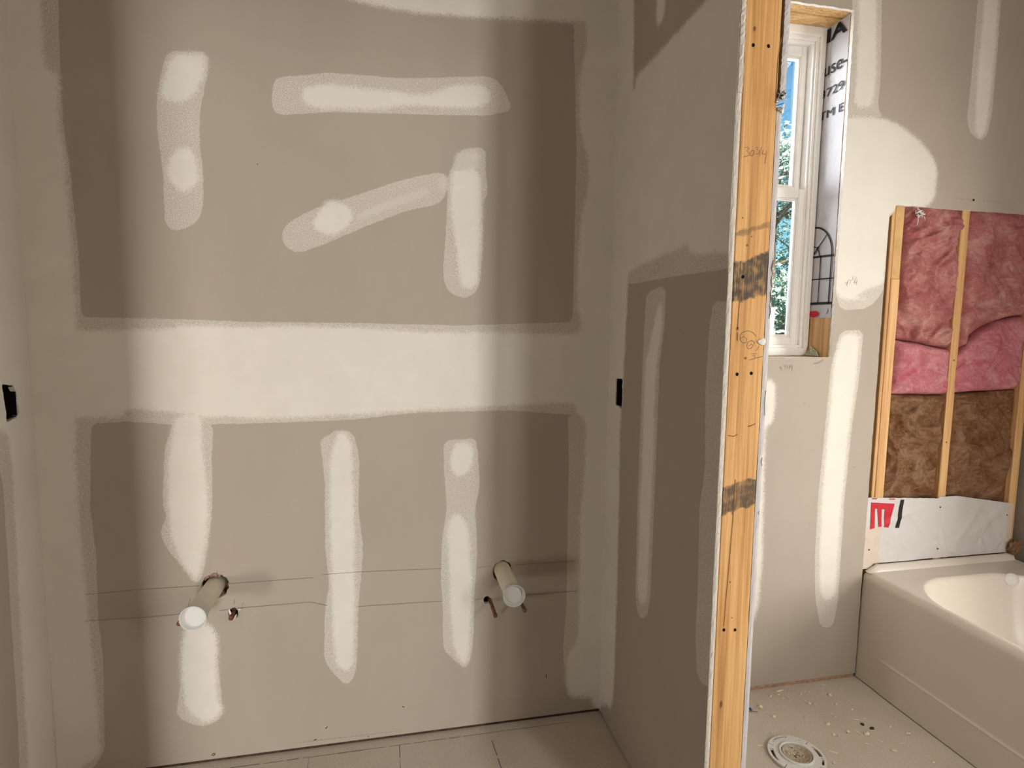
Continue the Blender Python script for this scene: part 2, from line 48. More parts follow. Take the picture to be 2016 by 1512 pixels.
WIN_PRINT=[[(2.1521,1.929),(2.161,1.9287)],[(2.1671,1.9289),(2.1741,1.9286)],[(2.1795,1.9289),(2.1909,1.9288)],[(2.1978,1.9288),(2.2036,1.9284)],[(2.2079,1.9288),(2.2132,1.9283)],[(2.2184,1.9288),(2.2236,1.9283)],[(2.2589,1.9287),(2.2641,1.9282)],[(2.2697,1.9286),(2.2766,1.9283)],[(2.2818,1.9286),(2.2889,1.9282)],[(2.2951,1.9286),(2.3034,1.9283)],[(2.3076,1.9285),(2.3166,1.9283)],[(2.3232,1.9285),(2.3305,1.9281)],[(2.3351,1.9285),(2.343,1.9281)],[(2.3502,1.9284),(2.3625,1.9283)],[(2.3688,1.9284),(2.3806,1.9282)],[(2.3875,1.9283),(2.3954,1.928)],[(2.3995,1.9283),(2.4095,1.9281)],[(2.4154,1.9282),(2.4232,1.9279)],[(2.4278,1.9282),(2.436,1.9279)]]
BACK_PRINT=[[(-0.3051,0.0288),(-0.2985,0.0287)],[(-0.2935,0.0286),(-0.2857,0.0284)],[(-0.277,0.0285),(-0.2684,0.0281)],[(-0.2633,0.0283),(-0.2567,0.0283)],[(-0.2505,0.0282),(-0.2443,0.0282)],[(-0.2398,0.0281),(-0.2316,0.0278)],[(-0.2277,0.028),(-0.2197,0.0277)],[(-0.2141,0.0278),(-0.2046,0.0274)],[(-0.1964,0.0276),(-0.187,0.0272)],[(-0.1792,0.0275),(-0.1718,0.0273)],[(-0.1641,0.0273),(-0.1569,0.0272)],[(-0.1498,0.0272),(-0.1427,0.0271)],[(-0.1364,0.027),(-0.131,0.0272)],[(-0.1261,0.0269),(-0.1146,0.0262)],[(-0.1098,0.0267),(-0.1001,0.0263)],[(-0.0924,0.0266),(-0.0826,0.0261)],[(-0.076,0.0264),(-0.067,0.026)],[(-0.0631,0.0263),(-0.0576,0.0264)],[(-0.0529,0.0261),(-0.0468,0.0262)],[(-0.0427,0.026),(-0.0368,0.0261)],[(-0.0296,0.0259),(-0.0233,0.0259)],[(-0.0134,0.0257),(-0.0036,0.0253)],[(0.0035,0.0256),(0.0134,0.0251)]]
STUD_PENCIL=[[(0.7698,1.8114),(0.7787,1.8135),(0.7822,1.8108),(0.7759,1.8046),(0.7837,1.8023),(0.7824,1.7956),(0.7693,1.7917)],[(0.7901,1.8071),(0.7854,1.801),(0.7864,1.7947),(0.7917,1.7957),(0.7954,1.8017),(0.7944,1.8074),(0.79,1.8077)],[(0.798,1.814),(0.8054,1.8149),(0.8023,1.8094),(0.8085,1.8079),(0.8062,1.801),(0.7995,1.8)],[(0.8127,1.816),(0.8092,1.7955)],[(0.8178,1.8097),(0.815,1.8008),(0.8237,1.8023)],[(0.8263,1.8083),(0.8236,1.7811)],[(0.7836,1.3962),(0.7881,1.4041),(0.8019,1.4082),(0.8168,1.4044),(0.8248,1.3953)],[(0.7836,1.3962),(0.7842,1.3871),(0.7919,1.3794),(0.8005,1.382),(0.8012,1.3899),(0.7933,1.395),(0.786,1.3911),(0.7845,1.3858)],[(0.8211,1.3822),(0.8135,1.3861),(0.804,1.3821),(0.8016,1.3742),(0.8049,1.3669),(0.8146,1.3685),(0.8186,1.3756),(0.8131,1.3782),(0.8069,1.3729)],[(0.8211,1.3822),(0.8199,1.3769)],[(0.8335,1.3723),(0.8259,1.3612)],[(0.8153,1.3551),(0.8292,1.3559)],[(0.8171,1.3506),(0.8259,1.3511),(0.8233,1.3458)],[(0.8097,1.3406),(0.8263,1.3453),(0.8444,1.3493)]]
STUD_HOLES=[(0.7798,2.0284),(0.8172,2.0303),(0.7807,1.308),(0.8173,1.3102),(0.7799,0.6911),(0.81,0.6881),(0.783,1.5298)]
PART_MARK=[[(-0.3373,1.5935),(-0.3564,1.5943),(-0.3638,1.5808),(-0.3489,1.5695),(-0.3294,1.5698)],[(-0.6561,1.4585),(-0.6593,1.4466)],[(-0.4976,1.4103),(-0.5034,1.405)]]
CRUMBS=[(1.429,-0.045,0.0102,-0.1974),(1.4635,-0.0435,0.0127,-0.7854),(1.468,-0.064,0.0072,-0.588),(1.491,-0.057,0.0201,-1.4711),(1.5105,-0.0425,0.0071,-0.1419),(1.528,-0.0485,0.0061,-0.1651),(1.5805,-0.046,0.0081,-0.5191),(1.596,-0.051,0.0108,-0.3805),(1.555,-0.055,0.0082,-0.245),(1.63,-0.0615,0.0085,-0.3588),(1.66,-0.085,0.0152,-1.9757),(1.7295,-0.0625,0.0086,-0.9505),(1.687,-0.0195,0.0191,-0.7484),(1.4895,-0.009,0.0311,0.0644),(1.3475,-0.097,0.018,-1.5153),(1.3525,-0.1285,0.0212,-1.4289),(1.363,-0.154,0.0141,-0.1419),(1.394,-0.0885,0.0061,-0.1651),(1.4345,-0.112,0.0067,-1.1071),(1.5415,-0.093,0.0262,-1.4559),(1.5445,-0.113,0.014,-1.4995),(1.5645,-0.122,0.012,-0.7266),(1.5425,-0.1325,0.0071,-0.1419),(1.629,-0.131,0.0082,-1.3258),(1.644,-0.136,0.0089,-1.1071),(1.664,-0.145,0.0057,-0.7854),(1.679,-0.173,0.0089,-0.4636),(1.588,-0.1795,0.0092,-0.8622),(1.5885,-0.1935,0.0071,-0.1419),(1.474,-0.18,0.0216,-2.1588),(1.529,-0.227,0.0141,-0.1419),(1.4005,-0.2205,0.0076,-1.1659),(1.6525,-0.2235,0.0286,-0.6365),(1.687,-0.2265,0.0112,-0.4636),(1.5105,-0.277,0.0112,-0.1799),(1.524,-0.2845,0.0092,-1.7895),(1.5695,-0.274,0.014,-1.6421),(1.6035,-0.281,0.028,-1.6065),(1.7305,-0.1295,0.0051,-0.1974),(1.7795,-0.1465,0.0051,-0.1974),(1.323,-0.1805,0.0061,-0.1651),(1.301,-0.2275,0.0098,-1.1526),(1.2235,-0.273,0.0214,-0.1882),(1.217,-0.2915,0.0078,-0.6947),(1.4475,-0.349,0.0389,-0.7309),(1.588,-0.3375,0.012,-0.8442),(1.6025,-0.345,0.0206,-1.8158),(1.525,-0.3805,0.0061,-0.1651),(1.411,-0.3925,0.0092,-1.7895),(1.49,-0.0815,0.0081,-0.1244),(1.478,-0.139,0.006,-1.5708),(1.5275,-0.1765,0.0051,-0.1974),(1.4645,-0.2855,0.0051,-0.1974),(1.5395,-0.2955,0.0058,-0.5404),(1.626,-0.2975,0.0178,-0.666),(1.6525,-0.385,0.0163,-0.8288),(1.7135,-0.3575,0.0202,-0.5743),(1.774,-0.3235,0.015,-0.6435),(1.739,-0.4525,0.0092,-0.8622),(1.6465,-0.3395,0.0091,-0.1107),(1.7415,-0.28,0.0092,-0.2187),(1.75,-0.413,0.0082,-0.245)]
XL,XR,YP=-1.0092,.7452,.7041; CEIL=2.74; XT=1.857
# ---------------------------------------------------------------- helpers
def tag(o,label=None,cat=None,group=None,kind=None):
    if label:o['label']=label
    if cat:o['category']=cat
    if group:o['group']=group
    if kind:o['kind']=kind
    return o
def link(name,me,mats,parent=None,smooth=False):
    for m in mats: me.materials.append(m)
    o=bpy.data.objects.new(name,me); COL.objects.link(o)
    if parent: o.parent=parent; o.matrix_parent_inverse=Matrix.Translation(-parent.location) if parent.type=='EMPTY' else Matrix()
    if smooth:
        me.polygons.foreach_set('use_smooth',[True]*len(me.polygons))
    return o
def empty(name,loc):
    o=bpy.data.objects.new(name,None); COL.objects.link(o); o.location=loc; o.empty_display_size=.05; return o
def bm_obj(name,bm,mats,parent=None,smooth=False,recalc=True):
    if recalc: bmesh.ops.recalc_face_normals(bm,faces=bm.faces[:])
    me=bpy.data.meshes.new(name); bm.to_mesh(me); bm.free()
    return link(name,me,mats,parent,smooth)
def box(bm,x0,x1,y0,y1,z0,z1,mi=0,bev=0):
    r=bmesh.ops.create_cube(bm,size=1,matrix=Matrix.Translation(((x0+x1)/2,(y0+y1)/2,(z0+z1)/2))@Matrix.Diagonal((x1-x0,y1-y0,z1-z0,1)))
    fs={f for v in r['verts'] for f in v.link_faces}
    for f in fs:f.material_index=mi
    if bev:
        es=list({e for v in r['verts'] for e in v.link_edges}); q=bmesh.ops.bevel(bm,geom=es,offset=bev,segments=2,affect='EDGES')
        for f in q['faces']: f.material_index=mi
def boxes(name,L,mats,parent=None,bev=0):
    bm=bmesh.new()
    for b in L: box(bm,*b,bev=bev)
    return bm_obj(name,bm,mats,parent)
def lathe(bm,prof,c,axis,n=40,mi=0,jit=None):
    axis=Vector(axis).normalized(); a=axis.orthogonal().normalized(); b=axis.cross(a); rings=[]
    for r,h in prof:
        rings.append([bm.verts.new(Vector(c)+axis*h+(a*math.cos(t*2*math.pi/n)+b*math.sin(t*2*math.pi/n))*r) for t in range(n)])
    for i in range(len(rings)-1):
        for j in range(n):
            f=bm.faces.new((rings[i][j],rings[i][(j+1)%n],rings[i+1][(j+1)%n],rings[i+1][j])); f.material_index=mi; f.smooth=True
    return rings
def cap_ring(bm,ring,mi=0):
    f=bm.faces.new(ring); f.material_index=mi
def ribbon(bm,pts,wd,P,mi,lift):
    """a drawn stroke: flat ribbon through points (u,v), P maps (u,v,depth) to space"""
    n=len(pts); L=[];Rr=[]
    for i,p in enumerate(pts):
        a=pts[max(i-1,0)]; b=pts[min(i+1,n-1)]; d=np.array(b)-np.array(a); l=np.hypot(*d) or 1; nrm=np.array([-d[1],d[0]])/l*wd/2
        L.append(bm.verts.new(P(p[0]+nrm[0],p[1]+nrm[1],-lift))); Rr.append(bm.verts.new(P(p[0]-nrm[0],p[1]-nrm[1],-lift)))
    for i in range(n-1):
        f=bm.faces.new((L[i],L[i+1],Rr[i+1],Rr[i])); f.material_index=mi
def spot(bm,u,v,r,P,mi,lift,n=12,jit=.2,sy=1.):
    vs=[bm.verts.new(P(u+r*(1+random.uniform(-jit,jit))*math.cos(t*6.2832/n),v+sy*r*(1+random.uniform(-jit,jit))*math.sin(t*6.2832/n),-lift)) for t in range(n)]
    f=bm.faces.new(vs); f.material_index=mi
def sdf(U,V,polys):
    best=np.full(U.shape,.2)
    for poly in polys:
        p=np.array(poly); mn=p.min(0)-.05; mx=p.max(0)+.05
        m=(U>mn[0])&(U<mx[0])&(V>mn[1])&(V<mx[1])
        if not m.any(): continue
        u=U[m];v=V[m]; d=np.full(u.shape,1e9); ins=np.zeros(u.shape,bool); q=np.roll(p,-1,0)
        for (ax,ay),(bx,by) in zip(p,q):
            ex,ey=bx-ax,by-ay; l=ex*ex+ey*ey+1e-12; t=np.clip(((u-ax)*ex+(v-ay)*ey)/l,0,1)
            d=np.minimum(d,(u-ax-t*ex)**2+(v-ay-t*ey)**2)
            if ay!=by:
                cr=((ay>v)!=(by>v))&(u<(bx-ax)*(v-ay)/(by-ay)+ax); ins^=cr
        d=np.sqrt(d); d[ins]*=-1; best[m]=np.minimum(best[m],d)
    return best
def lines(a,b,st,extra=(),fine=()):
    L=list(np.arange(a,b,st))+[b]
    for e in extra: L=[x for x in L if abs(x-e)>st*.3]+[e]
    for f0,f1,fs in fine: L=[x for x in L if not f0<=x<=f1]+list(np.arange(f0,f1+fs/2,fs))
    L=sorted(L); O=[L[0]]
    for x in L[1:]:
        if x-O[-1]>.0016 or x in extra: O.append(x)
    return np.array(O)
def drywall(name,P,flip,us,vs,mats,cuts=(),solid=(),thin=(),thin2=(),thick=.0127,decor=None,parent=None):
    U,V=np.meshgrid(us,vs); nu,nv=len(us),len(vs); U=U.ravel().copy();V=V.ravel().copy()
    idx=np.arange(nu*nv).reshape(nv,nu); F=np.stack([idx[:-1,:-1],idx[:-1,1:],idx[1:,1:],idx[1:,:-1]],-1).reshape(-1,4)
    if cuts:
        c=sdf(U,V,cuts); ins=c<-1e-6; F=F[~ins[F].all(1)]
        used=np.zeros(U.size,bool); used[F.ravel()]=True; mv=np.where(ins&used)[0]
        for _ in range(3):
            e=1e-4; d=sdf(U[mv],V[mv],cuts); gx=(sdf(U[mv]+e,V[mv],cuts)-d)/e; gy=(sdf(U[mv],V[mv]+e,cuts)-d)/e; g=np.hypot(gx,gy)+1e-6
            U[mv]-=d*gx/g; V[mv]-=d*gy/g
    used=np.zeros(U.size,bool); used[F.ravel()]=True; remap=np.cumsum(used)-1; F=remap[F]; U=U[used];V=V[used]
    if flip: F=F[:,::-1]
    E=np.sort(np.stack([F,np.roll(F,-1,1)],-1).reshape(-1,2),1); D_=np.stack([F,np.roll(F,-1,1)],-1).reshape(-1,2)
    key=E[:,0].astype(np.int64)*U.size+E[:,1]; uq,inv,cnt=np.unique(key,return_inverse=True,return_counts=True); be=D_[cnt[inv]==1]
    bv=np.unique(be); nb=len(bv); fmap={int(v):U.size+i for i,v in enumerate(bv)}; bmap={int(v):U.size+nb+i for i,v in enumerate(bv)}
    s=sdf(U,V,solid) if solid else np.full(U.shape,.2); t=sdf(U,V,thin) if thin else np.full(U.shape,.2); t2=sdf(U,V,thin2) if thin2 else np.full(U.shape,.2)
    lift=.0009*(1-np.clip((s+.004)/.02,0,1))
    co=[P(float(a),float(b),-float(l)) for a,b,l in zip(U,V,lift)]+[P(float(U[i]),float(V[i]),-float(lift[i])) for i in bv]+[P(float(U[i]),float(V[i]),thick) for i in bv]
    F2=[(fmap[int(b)],fmap[int(a)],bmap[int(a)],bmap[int(b)]) for a,b in be]
    me=bpy.data.meshes.new(name); me.from_pydata(co,[],F.tolist()+F2)
    for an,arr in (('solid',s),('thin',t),('thin2',t2)):
        at=me.attributes.new(an,'FLOAT','POINT'); at.data.foreach_set('value',np.concatenate([arr,arr[bv],arr[bv]]).astype(np.float32))
    mi=np.zeros(len(me.polygons),np.int32); mi[len(F):]=1; me.polygons.foreach_set('material_index',mi)
    sm=np.ones(len(me.polygons),bool); sm[len(F):]=False; me.polygons.foreach_set('use_smooth',sm)
    if decor:
        bm=bmesh.new(); bm.from_mesh(me); decor(bm); bm.to_mesh(me); bm.free()
    o=link(name,me,mats,parent); return o
# ---------------------------------------------------------------- materials
class NT:
    def __init__(s,name,rough=.7,spec=.3):
        s.m=bpy.data.materials.new(name); s.m.use_nodes=True; s.t=s.m.node_tree; s.b=s.t.nodes['Principled BSDF']; s.b.inputs['Roughness'].default_value=rough; s.b.inputs['Specular IOR Level'].default_value=spec
    def n(s,typ,**k):
        x=s.t.nodes.new('ShaderNode'+typ)
        for a,b in k.items(): setattr(x,a,b)
        return x
    def l(s,a,b): s.t.links.new(a,b)
    def val(s,i,x):
        if isinstance(x,(int,float,tuple)): i.default_value=x
        else: s.l(x,i)
    def math(s,op,a,b=0,c=0,clamp=False):
        x=s.n('Math',operation=op,use_clamp=clamp)
        for i,v in enumerate((a,b,c)): s.val(x.inputs[i],v)
        return x.outputs[0]
    def smooth(s,x,a,b,o0=0.,o1=1.):
        m=s.n('MapRange',interpolation_type='SMOOTHSTEP'); s.val(m.inputs[0],x); m.inputs[1].default_value=a; m.inputs[2].default_value=b; m.inputs[3].default_value=o0; m.inputs[4].default_value=o1; return m.outputs[0]
    def pos(s,scale=(1,1,1),obj=False):
        c=s.n('TexCoord').outputs['Object'] if obj else s.n('NewGeometry').outputs['Position']
        m=s.n('Mapping'); s.l(c,m.inputs[0]); m.inputs['Scale'].default_value=scale; return m.outputs[0]
    def noise(s,scale,detail=2,rough=.5,vec=None,dist=0):
        x=s.n('TexNoise'); x.inputs['Scale'].default_value=scale; x.inputs['Detail'].default_value=detail; x.inputs['Roughness'].default_value=rough; x.inputs['Distortion'].default_value=dist
        s.l(vec if vec is not None else s.pos(),x.inputs['Vector']); return x.outputs['Fac']
    def mix(s,f,a,b,bt='MIX'):
        x=s.n('Mix',data_type='RGBA',blend_type=bt); s.val(x.inputs[0],f)
        for i,v in ((6,a),(7,b)):
            if isinstance(v,tuple): v=(*v,1)
            s.val(x.inputs[i],v)
        return x.outputs[2]
    def ramp(s,f,*st):
        x=s.n('ValToRGB'); e=x.color_ramp.elements
        while len(e)<len(st): e.new(.5)
        for k,(p,c) in zip(e,st): k.position=p; k.color=(*c,1)
        s.l(f,x.inputs[0]); return x.outputs[0]
    def bump(s,h,st,dist=.002):
        x=s.n('Bump'); x.inputs['Strength'].default_value=st; x.inputs['Distance'].default_value=dist; s.l(h,x.inputs['Height']); s.l(x.outputs[0],s.b.inputs['Normal'])
    def col(s,c): s.val(s.b.inputs['Base Color'],c if not isinstance(c,tuple) else (*c,1)); return s
def plain(name,c,rough=.6,spec=.3,var=.06,sc=40,bump=0):
    t=NT(name,rough,spec); f=t.noise(sc,4)
    t.col(t.ramp(f,(.25,tuple(x*(1-var) for x in c)),(.75,tuple(min(1,x*(1+var)) for x in c))))
    if bump: t.bump(t.noise(sc*4,3),bump)
    return t.m
def mk_drywall():
    t=NT('drywall',.85,.15)
    att=lambda n:(lambda a:(setattr(a,'attribute_name',n),a.outputs['Fac'])[1])(t.n('Attribute'))
    wob=t.math('SUBTRACT',t.noise(45,4,.6),.5); wob=t.math('MULTIPLY',wob,.016)
    fine=t.math('SUBTRACT',t.noise(300,3,.8),.5); fine=t.math('MULTIPLY',fine,.055)
    e=t.math('ADD',wob,fine)
    sol=t.smooth(t.math('ADD',att('solid'),e),.009,-.011)
    th=t.smooth(t.math('ADD',att('thin'),t.math('MULTIPLY',wob,.5)),.002,-.002)
    th2=t.smooth(t.math('ADD',att('thin2'),e),.006,-.006)
    stip=t.smooth(t.noise(330,3,.8),.42,.58,.16,.80)
    stip=t.math('MULTIPLY',stip,th); stip=t.math('MAXIMUM',stip,t.math('MULTIPLY',th2,.62))
    k=t.math('MAXIMUM',sol,stip)
    pap=t.ramp(t.noise(3,4,.6,t.pos((1,1,.6))),(.3,(.415,.360,.300)),(.7,(.455,.398,.335)))
    fib=t.ramp(t.noise(400,3,.6),(.2,(.93,.93,.93)),(.8,(1,1,1)))
    pap=t.mix(1,pap,fib,'MULTIPLY')
    mud=t.ramp(t.noise(9,4,.6),(.3,(.715,.680,.610)),(.7,(.76,.725,.655)))
    t.col(t.mix(k,pap,mud)); t.bump(t.math('ADD',t.math('MULTIPLY',sol,.5),t.math('MULTIPLY',t.noise(500,2),.12)),.25,.0012)
    return t.m
DRY=mk_drywall()
GYP=plain('gypsum',(.88,.85,.79),.9,.1,.10,180,.6)
def mk_wood(name,a,b,bands=(),gs=(55,55,1.6)):
    t=NT(name,.65,.2); g=t.noise(1,5,.65,t.pos(gs),.6); g2=t.noise(4,5,.7,t.pos((60,60,1.6)))
    c=t.ramp(g,(.30,tuple(x*.72 for x in a)),(.45,a),(.62,b),(.8,tuple(x*.9 for x in b)))
    c=t.mix(t.smooth(g2,.5,.8,0,.35),c,tuple(x*.55 for x in a))
    sep=t.n('SeparateXYZ'); t.l(t.n('NewGeometry').outputs['Position'],sep.inputs[0]); z=sep.outputs[2]; x_=sep.outputs[0]
    for z0,z1,st in bands:
        n=t.math('MULTIPLY',t.math('SUBTRACT',t.noise(22,4,.6),.5),.05)
        # scalloped edges
        zz=t.math('ADD',t.math('SUBTRACT',z,t.math('MULTIPLY',t.math('SUBTRACT',x_,.80),.24)),n); k=t.math('MULTIPLY',t.smooth(zz,z0-.003,z0+.004),t.smooth(zz,z1+.004,z1-.003))
        streak=t.noise(1,4,.6,t.pos((420,420,14))); k=t.math('MULTIPLY',k,t.smooth(t.math('ADD',t.math('MULTIPLY',streak,.6),t.math('MULTIPLY',t.noise(50,4),.6)),.42,.68,.42*st,st))
        c=t.mix(k,c,(.085,.070,.055))
    t.col(c); t.bump(g,.25,.001); return t.m
PINE=mk_wood('pine',(.60,.34,.145),(.74,.47,.225))
PINE_END=mk_wood('pine_weathered',(.70,.370,.138),(.88,.535,.225),((1.478,1.572,.98),(.985,1.050,.9),(1.626,1.640,.55)),(70,70,1.8))
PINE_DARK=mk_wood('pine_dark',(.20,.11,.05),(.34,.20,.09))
OSB=(lambda t:(t.col(t.ramp(t.noise(1,5,.7,t.pos((22,60,60)),1.5),(.3,(.33,.17,.07)),(.48,(.62,.38,.16)),(.7,(.78,.54,.27)))),t.bump(t.noise(60,4),.4),t.m)[2])(NT('osb',.7,.2))
SOLE=plain('sole_plate_wood',(.40,.255,.175),.8,.1,.3,60,.4)
PVC=plain('pvc',(.70,.645,.53),.42,.4,.06,30)
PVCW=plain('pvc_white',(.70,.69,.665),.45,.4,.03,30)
COP=(lambda t:(t.b.inputs.__getitem__('Metallic').__setattr__('default_value',.55),t.col(t.ramp(t.noise(60,4,.6),(.35,(.10,.040,.022)),(.65,(.34,.155,.085)))),t.m)[2])(NT('copper',.42,.5))
VINYL=plain('vinyl',(.95,.93,.89),.35,.4,.02,20)
TUB=(lambda t:(t.col(t.ramp(t.noise(5,3),(.3,(.66,.605,.525)),(.7,(.68,.625,.545)))),t.m)[1])(NT('tub_acrylic',.27,.5))
DARK=plain('dark_void',(.012,.010,.009),.95,.02)
BLK=plain('print_black',(.012,.012,.013),.6,.2)
RED=plain('print_red',(.50,.008,.022),.5,.3)
GREY=plain('print_grey',(.55,.56,.58),.6,.2)
PENCIL=plain('pencil',(.17,.15,.13),.8,.1,.3,300)
FAINT=plain('faint_print',(.33,.29,.25),.8,.1,.1,300)
BLUE=plain('blue_plastic',(.02,.10,.22),.4,.4)
CLOD=plain('dark_clod',(.06,.055,.04),.9,.1,.4,300)
CRUMB=plain('wood_shaving',(.80,.72,.56),.75,.2,.1,200)
LEAF=plain('leaves',(.33,.44,.34),.6,.2,.5,3); BARK=plain('bark',(.16,.12,.09),.9,.1,.3,10)
GRASS=plain('lawn',(.22,.22,.16),.9,.1,.4,3)
def mk_wrap(name,c):
    t=NT(name,.5,.35); f=t.noise(420,3,.6); t.col(t.ramp(f,(.25,tuple(x*.94 for x in c)),(.75,c)))
    t.bump(t.noise(14,5,.6,None,1.2),.25,.006); return t.m
WRAP=mk_wrap('house_wrap_white',(.60,.57,.56)); WRAPG=mk_wrap('house_wrap_lilac',(.54,.52,.535)); WRAPW=mk_wrap('house_wrap_over_wood',(.64,.53,.45))
def mk_ins(name,lo,mid,hi,sc=1.):
    t=NT(name,.95,.05); p=t.pos((1,1,1.25)); n0=t.noise(8*sc,7,.66,p,.9); n1=t.noise(30*sc,7,.75,t.pos((1.0,1,1.9)),1.0); f=t.math('ADD',t.math('MULTIPLY',n0,.6),t.math('MULTIPLY',n1,.4))
    t.col(t.ramp(f,(.33,lo),(.48,mid),(.66,hi))); t.bump(t.math('ADD',n1,t.math('MULTIPLY',t.noise(160,5,.75,p,1.5),.6)),.9,.008); return t.m
INS_PINK=mk_ins('fibreglass_dusty_pink',(.36,.10,.10),(.52,.185,.18),(.72,.42,.37))
INS_BRIGHT=mk_ins('fibreglass_bright_pink',(.56,.11,.15),(.66,.22,.26),(.82,.46,.46))
INS_BROWN=mk_ins('fibreglass_brown',(.12,.045,.014),(.26,.125,.060),(.46,.30,.20))
def mk_floor():
    t=NT('cement_board',.8,.2); a=t.noise(3,5,.6); b=t.noise(190,4,.7)
    c=t.ramp(a,(.3,(.57,.515,.435)),(.7,(.66,.605,.525))); c=t.mix(1,c,t.ramp(b,(.3,(.84,.83,.81)),(.6,(1,1,1)),(.75,(1.0,.99,.97))),'MULTIPLY')
    c=t.mix(t.smooth(t.noise(16,5,.7),.60,.78,0,.30),c,(.52,.36,.29))
    c=t.mix(t.smooth(t.noise(28,4,.7,t.pos((1,2.5,1))),.62,.80,0,.25),c,(.30,.26,.21))
    t.col(c); t.bump(b,.25,.001); return t.m
FLOOR=mk_floor()
CEILM=plain('ceiling_paint',(.80,.77,.71),.9,.1)
def mk_glass():
    t=NT('window_glass'); tr=t.n('BsdfTransparent'); gl=t.n('BsdfGlossy'); gl.inputs['Roughness'].default_value=.02; fr=t.n('Fresnel'); fr.inputs[0].default_value=1.45; mx=t.n('MixShader')
    t.l(fr.outputs[0],mx.inputs[0]); t.l(tr.outputs[0],mx.inputs[1]); t.l(gl.outputs[0],mx.inputs[2]); t.l(mx.outputs[0],t.t.nodes['Material Output'].inputs[0]); return t.m
GLASS=mk_glass()
DM=[DRY,GYP,PENCIL,DARK,FAINT]
# ---------------------------------------------------------------- room shell
def blob(cx,cy,r,n=26,j=.12,sx=1.,sy=1.,seed=0):
    R_=random.Random(seed); return [(cx+sx*r*(1+R_.uniform(-j,j))*math.cos(i*6.2832/n),cy+sy*r*(1+R_.uniform(-j,j))*math.sin(i*6.2832/n)) for i in range(n)]
def jag(P_,amp,step=.02,seed=0):
    R_=random.Random(seed); out=[]
    for a,b in zip(P_,P_[1:]+P_[:1]):
        L=math.hypot(b[0]-a[0],b[1]-a[1]); n=max(1,int(L/step)); nx,ny=-(b[1]-a[1])/L,(b[0]-a[0])/L
        for i in range(n):
            t=i/n; k=R_.uniform(-amp,amp) if 0<i else 0; out.append((a[0]+(b[0]-a[0])*t+nx*k,a[1]+(b[1]-a[1])*t+ny*k))
    return out
PB=lambda u,v,d:Vector((u,d,v))
def deco_back(bm):
    for s in BACK_PENCIL: ribbon(bm,s,.0011,PB,2,.0014)
    for s in BACK_MARK: ribbon(bm,s,.0022,PB,3,.0014)
    for s in BACK_PRINT: ribbon(bm,s,.0016,PB,4,.0012)
hl=blob(-.545,.590,.041,30,.07,1,1,1); hr=blob(.374,.568,.034,30,.08,1,1.1,2); h3=blob(.321,.467,.0115,14,.15,1,1.25,3); h4=blob(-.494,.496,.0175,16,.15,.85,1.1,4)
tipl=(-.613,.532); h5=blob(-.612,.520,.013,14,.1,1,1.1,6); h6=blob(.430,.470,.0115,14,.1,1,1.1,5)
uf=[(-.64,-.47,.003),(.30,.45,.003)]; vf=[(.44,.66,.003)]
drywall('wall_back',PB,False,lines(XL,XR,.009,(),uf),lines(.011,CEIL,.009,(),vf),DM,[hl,hr,h3,h4,h5,h6],BACK_SOLID,BACK_THIN,BACK_THIN2,decor=deco_back)['kind']='structure'
def deco_win(bm):
    for s in WIN_PENCIL: ribbon(bm,s,.0011,PB,2,.0014)
    for s in WIN_MARK: ribbon(bm,s,.005,PB,4,.0014)
    for s in WIN_PRINT: ribbon(bm,s,.0022,PB,4,.0014)
    spot(bm,2.235,1.928,.0045,PB,3,.0016)
XW,ZS,ZH=1.640,1.311,2.559
winc=jag([(.98,ZS),(XW,ZS),(XW,ZH),(.98,ZH)],.0016,.012,3)
tubc=jag([(1.850,-.2),(2.9,-.2),(2.9,1.889),(1.878,1.889),(1.874,1.862),(1.853,1.845)],.0012,.02,5)
drywall('wall_window',PB,False,lines(XR+.1,2.66,.009,(.98,XW,1.85),[(1.628,1.652,.003),(1.84,1.886,.003)]),lines(.019,CEIL,.009,(ZS,ZH,1.889),[(1.30,1.32,.003),(2.55,2.566,.003),(1.84,1.897,.003)]),DM,[winc,tubc],WIN_SOLID,WIN_THIN,decor=deco_win)['kind']='structure'
PP=lambda u,v,d:Vector((XR+d,u,v))
def deco_part(bm):
    for s in PART_MARK: ribbon(bm,s,.0016,PP,4,.0014)
boxR=jag([(-.1235,1.147),(-.0700,1.155),(-.0690,1.243),(-.1235,1.246)],.003,.012,8)
edge=[-.012,2.9]
drywall('wall_partition_left',PP,True,lines(-YP,0,.009,(),[(-.14,-.055,.003)]),lines(.008,CEIL,.009,(),[(1.135,1.26,.003)]),DM,[boxR],PART_SOLID,PART_THIN,decor=deco_part)['kind']='structure'
PL=lambda u,v,d:Vector((XL-d,u,v))
boxL=jag([(-.127,1.243),(-.081,1.236),(-.068,1.215),(-.064,1.155),(-.080,1.143),(-.118,1.139),(-.121,1.19)],.0025,.012,9)
LD=.53
drywall('wall_left',PL,False,lines(-LD,0,.009,(),[(-.14,-.055,.003)]),lines(.008,CEIL,.009,(),[(1.13,1.25,.003)]),DM,[boxL],LEFT_SOLID,LEFT_THIN)['kind']='structure'
